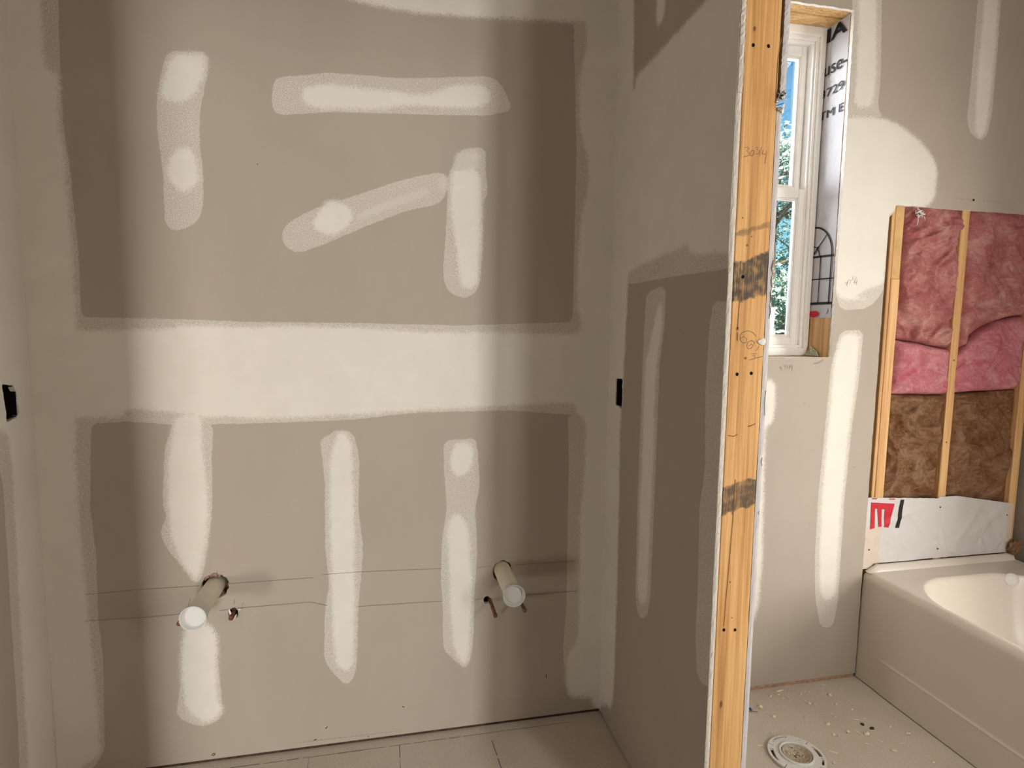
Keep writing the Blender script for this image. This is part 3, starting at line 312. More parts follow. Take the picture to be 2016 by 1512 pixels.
# rest of the left side wall: framing end, outer sheet
boxes('wall_left_core',[(XL-.114,XL-.0127,-LD,-.15,0,CEIL),(XL-.114,XL-.0127,-.04,0,0,CEIL),(XL-.114,XL-.100,-.15,-.04,0,CEIL)],[GYP])['kind']='structure'
def st(name,L,mats): o=boxes(name,L,mats); o['kind']='structure'; return o
st('wall_exterior',[(-3.4,.98,.1027,.13,-.2,CEIL),(XW+.045,2.9,.1027,.13,-.2,CEIL),(.98,XW,.1027,.13,-.2,ZS-.01),(.98,XW,.1027,.13,ZH+.045,CEIL)],[OSB])
st('wall_back_outer',[(-3.4,XL-.114,0,.02,0,CEIL)],[GYP])
# outside faces of the cavity, framing hidden between the sheets
PLN=plain('drywall_plain',(.32,.268,.22),.85,.15)
st('wall_right',[(2.66,2.70,-.88,.1,0,CEIL),(2.66,2.70,-2.2,-1.5,0,CEIL),(2.66,2.70,-1.5,-.88,0,.5),(2.66,2.70,-1.5,-.88,1.7,CEIL)],[PLN])  # unseen; the opening beside the tub is added to admit the fill lamp
st('wall_side_left',[(-3.32,-3.3,-2.2,.02,0,CEIL)],[PLN])
st('wall_rear',[(-3.3,-2.18,-2.2,-2.1,0,CEIL),(-1.72,-.75,-2.2,-2.1,0,CEIL),(.217,1.29,-2.2,-2.1,0,CEIL),(1.55,1.76,-2.2,-2.1,0,CEIL),(2.24,3.9,-2.2,-2.1,0,CEIL),(1.76,2.24,-2.2,-2.1,0,.52),(1.76,2.24,-2.2,-2.1,1.38,CEIL),(-.75,.217,-2.2,-2.1,2.1,CEIL),(-2.18,-1.72,-2.2,-2.1,.9,CEIL),(-2.18,-1.72,-2.2,-2.1,0,.2),(1.29,1.55,-2.2,-2.1,1.85,CEIL),(1.29,1.55,-2.2,-2.1,0,1.15)],[PLN])  # unseen; openings and doorway jamb placed to shape the lamps' light
st('wall_hall',[(-1.3,-.33,-3.6,-3.5,0,CEIL),(-1.32,-1.3,-7.2,-2.2,0,CEIL),(1.0,1.02,-7.2,-2.2,0,CEIL),(-1.3,1.0,-7.2,-7.1,0,CEIL)],[PLN])  # unseen hall; its cross wall is placed to cut the light's left edge
st('ceiling',[(-3.4,4.0,-7.2,.13,CEIL,CEIL+.1)],[CEILM])
bm=bmesh.new(); box(bm,-3.4,4.0,-7.2,.13,-.1,0)
PF=lambda u,v,d:Vector((u,v,-d))
def rough_line(a,b,wd,seed):
    R_=random.Random(seed); n=int(math.hypot(b[0]-a[0],b[1]-a[1])/.012)+1; pts=[(a[0]+(b[0]-a[0])*i/n+R_.uniform(-.0006,.0006),a[1]+(b[1]-a[1])*i/n+R_.uniform(-.0006,.0006)) for i in range(n+1)]
    i=0
    while i<n:
        j=min(n,i+R_.randint(2,9)); ribbon(bm,pts[i:j+1],wd*R_.uniform(.6,1.3),PF,1,.0004); i=j+(1 if R_.random()<.3 else 0)
rough_line((XL,-.038),(.62,-.036),.0022,1); rough_line((.02,-.036),(.02,-.6),.002,2); rough_line((.33,-.075),(.36,-.6),.004,3); rough_line((-.27,-.036),(-.27,-.6),.001,4)
o=bm_obj('floor',bm,[FLOOR,PENCIL]); o['kind']='structure'
# sole plates peeping out under the drywall
st('trim_1',[(XL,XR,.0127,.1,0,.038)],[SOLE]); st('trim_2',[(.86,1.848,.006,.1,0,.0335)],[SOLE])
st('trim_3',[(XL,XR,.004,.0127,0,.0105)],[plain('gap_strip_brown',(.075,.045,.032),.9,.05,.5,60)])  # dark brown strip filling the gap under the back wall sheet
# ---------------------------------------------------------------- partition: right sheet, end stud, framing
bm=bmesh.new()
x0=XR+.0127+.089
def edge_sheet(bm,xa,xb,z0,z1,yf,amp,mi,seed,step=.006,xend=None,dx=(0,0),yb=0.):
    """drywall sheet seen on its cut end: ragged front edge"""
    R_=random.Random(seed); n=int((z1-z0)/step); rows=[]
    for i in range(n+1):
        z=z0+(z1-z0)*i/n; j=lambda:R_.uniform(-amp,amp); sh=dx[0]+(dx[1]-dx[0])*i/n
        rows.append([bm.verts.new(p) for p in ((xa+sh+j(),yf+j()*1.5,z),((xa+xb)/2+sh,yf-.0008+j(),z),(xb+sh+j(),yf+j()*1.5,z),(xb,yb,z),(xa,yb,z))])
    for a,b in zip(rows,rows[1:]):
        for k in range(5):
            f=bm.faces.new((a[k],a[(k+1)%5],b[(k+1)%5],b[k])); f.material_index=mi if k<2 else 0
    bm.faces.new(rows[0]).material_index=mi; bm.faces.new(rows[-1]).material_index=mi
edge_sheet(bm,x0+.0035,x0+.0175,1.925,CEIL,-YP-.002,.0007,1,3,dx=(0,.004))
edge_sheet(bm,x0+.001,x0+.0140,.008,1.905,-YP+.002,.0004,1,4,.02)
bmesh.ops.recalc_face_normals(bm,faces=bm.faces[:])
me=bpy.data.meshes.new('wall_partition_right'); bm.to_mesh(me); bm.free()
for an in ('solid','thin','thin2'):
    at=me.attributes.new(an,'FLOAT','POINT'); at.data.foreach_set('value',[.2]*len(me.vertices))
wpr=link('wall_partition_right',me,[PLN,plain('gypsum_edge_taped',(.66,.625,.63),.85,.15,.05,120,.3)]); wpr['kind']='structure'
# torn paper where the upper and lower right sheets meet
bm=bmesh.new()
for i in range(26):
    c=Vector((x0+.002+random.uniform(-.002,.016),-YP-.002+random.uniform(-.006,.004),1.913+random.uniform(-.016,.022)))
    a=Vector((random.uniform(-1,1),random.uniform(-1,1),random.uniform(-1,1))).normalized()*random.uniform(.004,.011); b=a.orthogonal().normalized()*random.uniform(.0015,.004); c2=a.cross(b).normalized()*.0008
    vs=[c-a-b,c+a-b*.3,c+a*.6+b,c-a*.7+b]; lo=[bm.verts.new(v) for v in vs]; hi=[bm.verts.new(v+c2) for v in vs]
    mi=1 if i%3==0 else 0
    for f in ([lo[0],lo[1],lo[2],lo[3]],hi[::-1]): bm.faces.new(f).material_index=mi
    for k in range(4): bm.faces.new((lo[k],lo[(k+1)%4],hi[(k+1)%4],hi[k])).material_index=mi
tp=bm_obj('torn_paper',bm,[GYP,CLOD],wpr); tp['label']='torn paper at the sheet joint'
bm=bmesh.new(); PE=lambda u,v,d:Vector((u,-YP+.0012+d,v)); R_=random.Random(9)
pts=[(x0+.0105+.0015*math.sin(i*1.3)+R_.uniform(-.0008,.0008),1.575-.006*i) for i in range(24)]
for i in range(23):
    w_=.0008+.0022*abs(math.sin(i*.55))
    ribbon(bm,pts[i:i+2],w_,PE,0,.0006)
for a_,b_ in ((1.27,1.21),(1.11,1.09),(.98,.972)): ribbon(bm,[(x0+.0115,a_),(x0+.0095,(a_+b_)/2),(x0+.012,b_)],.0014,PE,0,.0006)
bm_obj('dried_crack',bm,[plain('crack_dark',(.12,.10,.09),.9,.1)],wpr,recalc=False)
# left sheet's visible cut end (part of the left partition wall)
bm=bmesh.new(); edge_sheet(bm,XR+.0008,XR+.0120,1.925,CEIL,-YP-.003,.0009,0,6,yb=-YP+.02); edge_sheet(bm,XR+.0008,XR+.0118,.008,1.925,-YP-.001,.0006,0,7,.010,yb=-YP+.02)
o=bm_obj('cut_edge',bm,[plain('gypsum_raw',(.80,.74,.65),.9,.1,.10,200,.7)],bpy.data.objects['wall_partition_left'])
# end stud
bm=bmesh.new(); sx0,sx1=XR+.0135,x0-.0005
n=120; rows=[]; R_=random.Random(5)
for i in range(n+1):
    z=.0+CEIL*i/n; w0=.0006*noise.noise((0,0,z*9)); w1=.0008*noise.noise((5,0,z*7)); b=.0022
    sp=0
    rows.append([bm.verts.new(p) for p in ((sx0+w0,-YP+.038,z),(sx0+w0,-YP+b,z),(sx0+b+w0,-YP,z),(sx1-b+w1,-YP,z),(sx1+w1,-YP+b,z),(sx1+w1,-YP+.038,z))])
for a,b in zip(rows,rows[1:]):
    for k in range(6): f=bm.faces.new((a[k],a[(k+1)%6],b[(k+1)%6],b[k]))
bm.faces.new(rows[0]); bm.faces.new(rows[-1])
bmesh.ops.recalc_face_normals(bm,faces=bm.faces[:])
PS=lambda u,v,d:Vector((u,-YP+d,v))
for s in STUD_PENCIL: ribbon(bm,s,.0010,PS,1,.0006)
for u,v in STUD_HOLES: spot(bm,u,v,.0036,PS,2,.0007,12,.15,1.15)
# knots, splits
for u,v,r,sy in ((.781,2.062,.004,1.3),(.776,1.413,.003,1.6),(.8,1.345,.0035,.8),(.79,.81,.002,1),(.80,.72,.002,.8),(.783,.50,.003,3.2),(.775,1.66,.002,1),(.79,1.60,.0025,1),(.80,1.62,.002,1)): spot(bm,u,v,r,PS,3,.0005,12,.3,sy)
ribbon(bm,[(.776,1.413),(.777,1.46),(.781,1.50)],.0022,PS,3,.0005); ribbon(bm,[(.777,1.385),(.776,1.405)],.0032,PS,3,.0005)
ribbon(bm,[(.790,1.06),(.7885,.96),(.786,.88),(.782,.78),(.779,.70)],.0018,PS,3,.0005)
ribbon(bm,[(.835,1.192),(.823,1.187),(.815,1.186)],.0025,PS,3,.0005); ribbon(bm,[(.765,1.166),(.78,1.163),(.79,1.168)],.0020,PS,3,.0005)
ribbon(bm,[(.8425,1.915),(.8415,1.96),(.842,2.0),(.8475,2.05)],.0020,PS,3,.0005); ribbon(bm,[(.838,1.915),(.849,1.913)],.0016,PS,3,.0005)
me=bpy.data.meshes.new('wall_stud'); bm.to_mesh(me); bm.free()
KNOT=plain('knot',(.27,.125,.05),.7,.2,.3,120)
stud=link('wall_stud',me,[PINE_END,PENCIL,DARK,KNOT])
tag(stud,'bare pine stud with black stains on the end of the partition','stud')
# drip of joint compound on stud face
bm=bmesh.new()
bmesh.ops.create_icosphere(bm,subdivisions=3,radius=1)
for v in bm.verts: v.co=Vector((.842+v.co.x*.011*(1-.3*v.co.x),-YP-.0010+v.co.y*.0022,1.3835+v.co.z*.0085*(1.05-.35*abs(v.co.x)) ))
mb=bm_obj('joint_compound_blob',bm,[GYP],None,True); tag(mb,'small white smear of joint compound on the right edge of the stained stud','joint compound')
# ---------------------------------------------------------------- window
win=empty('window_1',(1.31,.2,1.93)); win['kind']='structure'
def ring(bm,xa,xb,za,zb,wx,wz,ya,yb,bev=.002):
    box(bm,xa,xa+wx,ya,yb,za,zb,0,bev); box(bm,xb-wx,xb,ya,yb,za,zb,0,bev); box(bm,xa+wx,xb-wx,ya,yb,zb-wz,zb,0,bev); box(bm,xa+wx,xb-wx,ya,yb,za,za+wz,0,bev)
wx0,wx1,wz0,wz1=.985,1.6393,1.3125,2.5585
bm=bmesh.new(); ring(bm,wx0,wx1,wz0,wz1,.020,.030,.128,.230); ring(bm,wx0+.02,wx1-.02,wz0+.03,wz1-.03,.011,.012,.140,.228); ring(bm,wx0+.031,wx1-.031,wz0+.042,wz1-.042,.006,.008,.150,.158); 
ring(bm,wx0-.06,wx1+.06,wz0-.06,wz1+.06,.075,.075,.232,.238); bm_obj('window_frame',bm,[VINYL],win)
sx_a,sx_b=wx0+.033,wx1-.033
bm=bmesh.new(); ring(bm,sx_a,sx_b,1.945,wz1-.044,.024,.036,.190,.226,.003); ring(bm,sx_a+.024,sx_b-.024,1.981,wz1-.080,.006,.009,.198,.220,.002)
us=bm_obj('upper_sash',bm,[VINYL],win)
bm=bmesh.new(); ring(bm,sx_a,sx_b,wz0+.040,1.965,.030,.034,.155,.188,.003); ring(bm,sx_a+.03,sx_b-.03,wz0+.074,1.931,.007,.009,.163,.182,.002)
lsash=bm_obj('lower_sash',bm,[VINYL],win)
bm=bmesh.new(); box(bm,sx_a+.026,sx_b-.026,.206,.209,1.99,wz1-.09); bm_obj('pane',bm,[GLASS],us)
bm=bmesh.new(); box(bm,sx_a+.034,sx_b-.034,.172,.175,wz0+.08,1.926); bm_obj('pane',bm,[GLASS],lsash)
st('trim_4',[(.98,XW,.02,.128,ZS-.012,ZS-.001)],[plain('sill_board',(.70,.66,.60),.8,.1)])
# window header boards
bm=bmesh.new(); box(bm,.98,1.675,.013,.058,ZH+.001,ZH+.14,0,.001); box(bm,.98,1.675,.064,.128,ZH-.001,ZH+.14,0,.001)
tag(bm_obj('header_board',bm,[OSB]),'rough strand board header across the top of the window opening','header board')
bm=bmesh.new(); box(bm,XW+.003,XW+.041,.0135,.231,0.04,ZH+.001,0,.001)
tag(bm_obj('wall_stud',bm,[PINE]),'yellow pine stud at right of the window opening, bare near the sill','stud')
# printed house wrap folded into the window jamb
def text_mesh(bm,body,u0,u1,v0,v1,P,mi,lift,bold=.0):
    cu=bpy.data.curves.new('t','FONT'); cu.body=body; cu.offset=bold; cu.resolution_u=6
    o=bpy.data.objects.new('t',cu); COL.objects.link(o); bpy.context.view_layer.update()
    me=bpy.data.meshes.new_from_object(o.evaluated_get(bpy.context.evaluated_depsgraph_get())); COL.objects.unlink(o); bpy.data.objects.remove(o)
    xs=[v.co.x for v in me.vertices]; ys=[v.co.y for v in me.vertices]; a,b,c,d=min(xs),max(xs),min(ys),max(ys)
    vs=[bm.verts.new(P(u0+(v.co.x-a)/(b-a)*(u1-u0),v0+(v.co.y-c)/(d-c)*(v1-v0),-lift)) for v in me.vertices]
    for p in me.polygons:
        try: f=bm.faces.new([vs[i] for i in p.vertices]); f.material_index=mi
        except ValueError: pass
JX=XW+.001
PJ=lambda u,v,d:Vector((JX+d,u,v))   # u is the depth Y: text runs from deep to near
bm=bmesh.new(); nz=180; ny=16; g=[]
for i in range(nz+1):
    z=1.462+(ZH-.001-1.462)*i/nz; row=[]
    for j in range(ny+1):
        y=.0195+(.135-.0195)*j/ny; row.append(bm.verts.new((JX-.0016*abs(noise.noise((y*18,z*7,3)))-.0004+.0016,y+.0,z+(.002*noise.noise((y*60,9,z)) if i==0 else 0))))
    g.append(row)
for i in range(nz):
    for j in range(ny): bm.faces.new((g[i][j],g[i+1][j],g[i+1][j+1],g[i][j+1])).smooth=True
L_=.0022
text_mesh(bm,'IA',.128,.027,2.502,2.552,PJ,1,L_,.03)
[text_mesh(bm,'use-',.131+e_,.018+e_,2.380,2.414,PJ,1,L_+e_*.1,0) for e_ in (0,.001)]; [text_mesh(bm,'3729',.142+e_,.026+e_,2.301,2.332,PJ,1,L_+e_*.1,0) for e_ in (0,.001)]; [text_mesh(bm,'TM E',.142+e_,.020+e_,2.221,2.250,PJ,1,L_+e_*.1,0) for e_ in (0,.001)]
arc=lambda cy,cz,ry,rz,a0,a1,n=18:[(cy+ry*math.cos(a0+(a1-a0)*i/n),cz+rz*math.sin(a0+(a1-a0)*i/n)) for i in range(n+1)]
ribbon(bm,arc(.130,1.70,-.098,.114,0,math.pi/2+.3),.0065,PJ,1,L_); ribbon(bm,arc(.130,1.70,-.034,.040,0,math.pi/2+.2,8),.004,PJ,1,L_)
for pts,wd in (([(.032,1.70),(.033,1.515)],.0062),([(.088,1.70),(.090,1.515)],.004),([(.134,1.700),(.021,1.697)],.008),([(.134,1.613),(.016,1.611)],.0045),([(.134,1.518),(.014,1.518)],.0095),([(.108,1.732),(.060,1.783)],.004),([(.125,1.712),(.104,1.738)],.008)): ribbon(bm,pts,wd,PJ,1,L_+.0002)
spot(bm,.108,1.477,.029,PJ,2,L_,20,.03,.45); spot(bm,.045,1.488,.010,PJ,3,L_,16,.1,1)
tag(bm_obj('house_wrap',bm,[WRAPG,BLK,RED,GREY],recalc=False),'white house wrap printed with black letters and an arched window, inside the window opening','house wrap')
# scrap of foil at the sill corner
bm=bmesh.new()
vs=[(1.628,.118,1.322),(1.612,.118,1.315),(1.634,.060,1.313),(1.639,.075,1.330),(1.637,.115,1.352),(1.630,.100,1.335)]
vv=[bm.verts.new(v) for v in vs]
for f in ((0,1,2),(0,2,5),(5,2,3),(5,3,4),(0,5,4)): bm.faces.new([vv[k] for k in f]).material_index=0
r=bmesh.ops.extrude_face_region(bm,geom=bm.faces[:]); bmesh.ops.translate(bm,verts=[x for x in r['geom'] if isinstance(x,bmesh.types.BMVert)],vec=(-.002,-.002,.001))
tag(bm_obj('tape_scrap',bm,[plain('green_scrap',(.42,.43,.30),.6,.3,.6,120)]),'crumpled greenish tape scrap in the bottom right corner of the window opening','tape scrap')
# ---------------------------------------------------------------- tub alcove framing, insulation
def studm(x0,x1,z0,z1,label,mat=PINE,y0=.0135,extra=None):
    bm=bmesh.new(); n=24; rows=[]; sd=x0*31
    for i in range(n+1):
        z=z0+(z1-z0)*i/n; wv=.0008*noise.noise((sd,0,z*5)); b=.0018
        rows.append([bm.verts.new(p) for p in ((x0+wv,.10,z),(x0+wv,y0+b,z),(x0+b+wv,y0,z),(x1-b+wv,y0,z),(x1+wv,y0+b,z),(x1+wv,.10,z))])
    for a,c in zip(rows,rows[1:]):
        for k in range(6): bm.faces.new((a[k],a[(k+1)%6],c[(k+1)%6],c[k]))
    bm.faces.new(rows[0]); bm.faces.new(rows[-1]); bmesh.ops.recalc_face_normals(bm,faces=bm.faces[:])
    for u,v in extra or (): spot(bm,u,v,.003,PB,1,-y0+.0006,10)
    me=bpy.data.meshes.new('wall_stud'); bm.to_mesh(me); bm.free()
    o=link('wall_stud',me,[mat,DARK]); tag(o,label,'stud','studs framing the wall above the tub'); return o
studm(1.882,1.897,.04,1.93,'thin stud edge at the far left of the insulation opening above the tub',y0=.016)
studm(1.8985,1.9385,.04,1.6145,'lower length of the butt-jointed pine stud left of the insulation',y0=.0145)
studm(1.8985,1.9385,1.616,1.93,'short upper length of the butt-jointed pine stud',plain('pine_tan',(.62,.39,.17),.7,.2,.15,25),y0=.0165)
studm(2.205,2.243,.04,1.93,'middle pine stud between the two bays of insulation above the tub',extra=[(2.222,.965),(2.224,1.30)])
studm(2.575,2.613,.04,1.93,'corner pine stud at the right end of the insulation bays')
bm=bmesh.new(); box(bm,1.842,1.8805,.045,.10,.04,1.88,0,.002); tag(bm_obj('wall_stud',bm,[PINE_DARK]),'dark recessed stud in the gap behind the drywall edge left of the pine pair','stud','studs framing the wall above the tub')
def batt(x0,x1,zt,zb,mat,label,seed,out=.012,amp=.016,fib=(.6,.3,.3),nfib=70,cz=3):
    """zt, zb: functions of x giving the top and bottom edge"""
    W=x1-x0; nx=int(W/.0032); hz=zt((x0+x1)/2)-zb((x0+x1)/2); nz=int(hz/.0036); bm=bmesh.new(); g=[]
    def H(x,z,s,t):
        p=Vector((x*6,z*6,seed)); wv=noise.noise_vector(p)*.9; f=noise.fractal(Vector((x*8+wv.x*1.6,z*7+wv.y*1.6,seed)),.9,2.1,6); r=1-abs(noise.noise(Vector((x*11+wv.x*2,z*9+wv.y*2.4,seed+7))))*2
        fine=noise.fractal(Vector((x*60+wv.x*9,z*60+wv.y*9,seed)),.8,2.2,4)
        e=min(s,1-s)*W; ez=min(t,1-t)*hz; er=1-math.exp(-e/.012); ez_=1-math.exp(-ez/(.05 if (t<.5 and z<.85) else .008))
        tp=min(1,max(0,(1.925-z)/.09)); tp=tp*tp*(3-2*tp)
        return er*ez_*tp*(out+amp*(.62*f+.45*r*r)+.0030*fine)+(1-er*ez_)*-.014
    for i in range(nz+1):
        t=i/nz; row=[]
        for j in range(nx+1):
            s=j/nx; x=x0+W*s; a,b=zt(x),zb(x); z=b+(a-b)*t; row.append(bm.verts.new((x,.022-H(x,z,s,t),z)))
        g.append(row)
    for i in range(nz):
        for j in range(nx): bm.faces.new((g[i][j],g[i][j+1],g[i+1][j+1],g[i+1][j])).smooth=True
    # back closing rim
    bl=[bm.verts.new((v.co.x,.095,v.co.z)) for v in g[0]]; tl=[bm.verts.new((v.co.x,.095,v.co.z)) for v in g[-1]]
    for j in range(nx):
        bm.faces.new((bl[j],bl[j+1],g[0][j+1],g[0][j])); bm.faces.new((g[-1][j],g[-1][j+1],tl[j+1],tl[j]))
    bm.faces.new((bl[0],tl[0],tl[-1],bl[-1]))
    o=bm_obj('insulation_batt',bm,[mat],recalc=False); tag(o,label,'insulation','fibreglass batts in the wall above the tub')
    # loose fibre strands
    bm=bmesh.new(); R_=random.Random(seed*13)
    for k in range(nfib):
        s,t=R_.random()*.9+.05,R_.random()*.9+.05; j=int(s*nx); i=int(t*nz); p=None
        x=x0+W*s; a,b=zt(x),zb(x); z=b+(a-b)*t; y=.022-H(x,z,s,t); ang=R_.uniform(0,6.28); kk=R_.uniform(-38,38); L=R_.uniform(.012,.055); pt=Vector((x,y-.001,z)); prev=None; wd=R_.uniform(.0002,.00045)
        for q_ in range(9):
            ds=L/8; ang+=kk*ds; nr=Vector((-math.sin(ang),0,math.cos(ang)))*wd; pt=pt+Vector((math.cos(ang),0,math.sin(ang)))*ds
            ss=(pt.x-x0)/W; 
            if not .02<ss<.98: break
            a2,b2=zt(pt.x),zb(pt.x); tt=(pt.z-b2)/(a2-b2)
            if not .02<tt<.98: break
            pt.y=.022-H(pt.x,pt.z,ss,tt)-.0012
            cur=(bm.verts.new(pt+nr),bm.verts.new(pt-nr))
            if prev: bm.faces.new((prev[0],prev[1],cur[1],cur[0]))
            prev=cur
    fo=bm_obj('loose_fibres',bm,[plain('fibre_'+str(seed),fib,.9,.05)],o); fo['kind']='stuff'
    return o
nz_=lambda a,am,f,sd:(lambda x:a+am*noise.noise((x*f,sd,0)))
lin=lambda xa,za,xb,zb_,am=.004,f=14,sd=0.:(lambda x:za+(zb_-za)*(x-xa)/(xb-xa)+am*noise.noise((x*f,sd,1)))
top=lambda x:1.93
eL=lin(1.938,1.383,2.207,1.345,.008,10,2); fL=lin(1.938,1.164,2.207,1.160,.003,12,3)
eR=lambda x:1.33+.165*(1-math.exp(-max(0,x-2.243)/.12))+.006*noise.noise((x*12,5,0)); fR=lin(2.243,1.166,2.575,1.178,.004,10,4)
wb=lambda x:.735-(0 if x<2.2 else (x-2.24)*.13)
batt(1.939,2.212,top,lambda x:eL(x)+.004,INS_PINK,'dusty pink fibreglass batt in the upper left bay above the tub',1,.016,.034,(.66,.36,.33))
batt(1.939,2.214,eL,fL,INS_BRIGHT,'bright pink fibreglass piece in the left bay, between the dusty pink and the brown',2,.020,.018,(.80,.48,.48),60)
batt(1.939,2.208,lambda x:fL(x)-.003,wb,INS_BROWN,'brown fibreglass batt in the lower left bay, under the bright pink piece',3,.004,.034,(.42,.28,.19),130)
batt(2.238,2.576,top,lambda x:eR(x)+.003,INS_PINK,'dusty pink fibreglass batt in the upper right bay above the tub',4,.014,.034,(.66,.38,.35),80)
batt(2.228,2.576,eR,fR,INS_BRIGHT,'bright pink fibreglass piece in the right bay, beside the corner stud',5,.022,.020,(.80,.48,.48),60)
batt(2.243,2.576,lambda x:fR(x)-.003,wb,INS_BROWN,'brown fibreglass batt in the lower right bay, under the bright pink piece',6,.003,.034,(.42,.28,.19),110)
# shred of white film caught at top of the upper left batt
bm=bmesh.new(); R_=random.Random(4)
for k in range(16):
    c=Vector((1.985+R_.gauss(0,.012),-.010+R_.uniform(-.004,.004),1.853+R_.gauss(0,.010))); a=R_.uniform(0,6.28); L=R_.uniform(.006,.016); d=Vector((math.cos(a),0,math.sin(a)))*L; n2=Vector((-math.sin(a),.3,math.cos(a)))*.0015
    p=[c-d-n2,c-n2*1.6+Vector((0,-.002,0)),c+d-n2*.3,c+d+n2*.3,c+n2*1.6+Vector((0,-.002,0)),c-d+n2]; bm.faces.new([bm.verts.new(v) for v in p])
r=bmesh.ops.extrude_face_region(bm,geom=bm.faces[:]); bmesh.ops.translate(bm,verts=[x for x in r['geom'] if isinstance(x,bmesh.types.BMVert)],vec=(0,.0006,0))
tag(bm_obj('film_shred',bm,[PVCW]),'shiny white film shreds stuck at the top of the upper left pink batt','film shreds')
# lower sheet of house wrap above the tub rim
bm=bmesh.new(); nx,nz=190,70; g=[]
def wtop(x): return .004+( .748+(.722-.748)*(x-1.85)/.44 if x<2.21 else (.733-(x-2.25)*.010 if x<2.3 else .7325-(x-2.3)*.16))
def wy(x,z,s=0):
    y=.0112+.0022*noise.noise((x*7,z*9,2))+.0012*noise.noise((x*25,z*30,4))
    for cx,cz,r in ((2.222,.545,.05),(2.44,.56,.07),(2.56,.53,.05)):
        d=math.hypot(x-cx,z-cz); a=math.atan2(z-cz,x-cx); y-=.0035*math.exp(-(d/r)**2)*(1+math.cos(a*5+1))/2
    y-=.004*math.exp(-((x-2.0-(z-.5)*.6)/.05)**2)*math.exp(-((z-.50)/.04)**2)
    for a_,b_,c_,w_,h_ in ((2.02,.66,.35,.012,.004),(2.12,.62,-.8,.014,.003),(2.36,.60,.9,.016,.005),(2.47,.62,.6,.018,.006),(2.30,.50,-.35,.010,.005),(2.05,.47,.25,.014,.005),(2.25,.53,-1.3,.008,.005)):
        u_=(x-a_)*math.cos(c_)+(z-b_)*math.sin(c_); v_=-(x-a_)*math.sin(c_)+(z-b_)*math.cos(c_); y-=h_*math.exp(-(v_/w_)**2-(u_/.09)**2)
    y+=.010*math.exp(-((x-2.50+(z-.6)*.5)/.03)**2)*math.exp(-((z-.6)/.07)**2)*.5
    return y
for i in range(nz+1):
    row=[]
    for j in range(nx+1):
        x=1.852+(2.60-1.852)*j/nx; a=wtop(x)+.0015*noise.noise((x*40,0,0)); b0=.4555 if x<1.905 else .4765; z=b0+(a-b0)*i/nz; row.append(bm.verts.new((x,wy(x,z),z)))
    g.append(row)
for i in range(nz):
    for j in range(nx):
        f=bm.faces.new((g[i][j],g[i][j+1],g[i+1][j+1],g[i+1][j])); f.smooth=True
        x=1.852+(2.60-1.852)*(j+.5)/nx; z=.44+(wtop(x)-.44)*(i+.5)/nz
        f.material_index=1 if (x<1.935 and z<.625) or x>2.570 else 0
PW=lambda u,v,d:Vector((u,wy(u,v)+d,v))
def poly(bm,pts,mi):
    f=bm.faces.new([bm.verts.new(PW(u,v,-.0030)) for u,v in pts]); f.material_index=mi
for q_ in ([(1.877,.734),(1.989,.722),(1.984,.700),(1.977,.694),(1.876,.710)],[(1.876,.712),(1.899,.712),(1.903,.625),(1.882,.622)],[(1.914,.708),(1.937,.706),(1.939,.627),(1.923,.626)],[(1.949,.704),(1.983,.700),(1.975,.622),(1.949,.623)]): 
    pass
def patch(bm,P0,P1,n,mi):
    """P0,P1: two edge polylines with the same count; fills between, follows the cloth"""
    L=[[(a[0]+(b[0]-a[0])*k/4,a[1]+(b[1]-a[1])*k/4) for k in range(5)] for a,b in zip(P0,P1)]
    V=[[bm.verts.new(PW(u,v,-.0016)) for u,v in r] for r in L]
    for a,b in zip(V,V[1:]):
        for k in range(4): bm.faces.new((a[k],a[k+1],b[k+1],b[k])).material_index=mi
def seg(a,b,n=9): return [(a[0]+(b[0]-a[0])*i/(n-1),a[1]+(b[1]-a[1])*i/(n-1)) for i in range(n)]
patch(bm,seg((1.878,.731),(1.990,.720)),seg((1.879,.706),(1.984,.694)),9,2)
patch(bm,seg((1.879,.707),(1.882,.620)),seg((1.899,.705),(1.902,.624)),9,2)
patch(bm,seg((1.910,.704),(1.920,.628)),seg((1.930,.702),(1.934,.629)),9,2)
patch(bm,seg((1.944,.700),(1.947,.625)),seg((1.984,.696),(1.968,.622)),9,2)
patch(bm,seg((2.018,.735),(2.003,.619)),seg((2.035,.734),(2.021,.618)),9,3)
patch(bm,seg((1.881,.7475),(1.904,.7465),4),seg((1.881,.7435),(1.904,.7425),4),4,2); patch(bm,seg((1.962,.7425),(1.990,.7410),4),seg((1.962,.7385),(1.990,.7370),4),4,2)
for u,v in ((2.216,.694),(1.884,.535),(2.218,.517),(2.566,.641)): 
    vs=[bm.verts.new(PW(u+.0035*math.cos(t*.6283),v+.0035*math.sin(t*.6283),-.0018)) for t in range(10)]; bm.faces.new(vs).material_index=4
tag(bm_obj('house_wrap',bm,[WRAP,WRAPW,RED,BLK,CLOD],recalc=False),'wrinkled white house wrap with a red letter and black bar, above the tub rim','house wrap')
# tuft of brown insulation in the corner over the tub
bm=bmesh.new(); bmesh.ops.create_icosphere(bm,subdivisions=5,radius=1)
for v in bm.verts:
    d=v.co.normalized(); r=1+.45*noise.fractal(d*2.2,.9,2,5); v.co=Vector((2.595+d.x*.022*r,-.012+d.y*.016*r,.505+d.z*.030*r))
tag(bm_obj('insulation_tuft',bm,[INS_BROWN],None,True),'torn tuft of brown insulation in the far right corner over the tub rim','insulation')
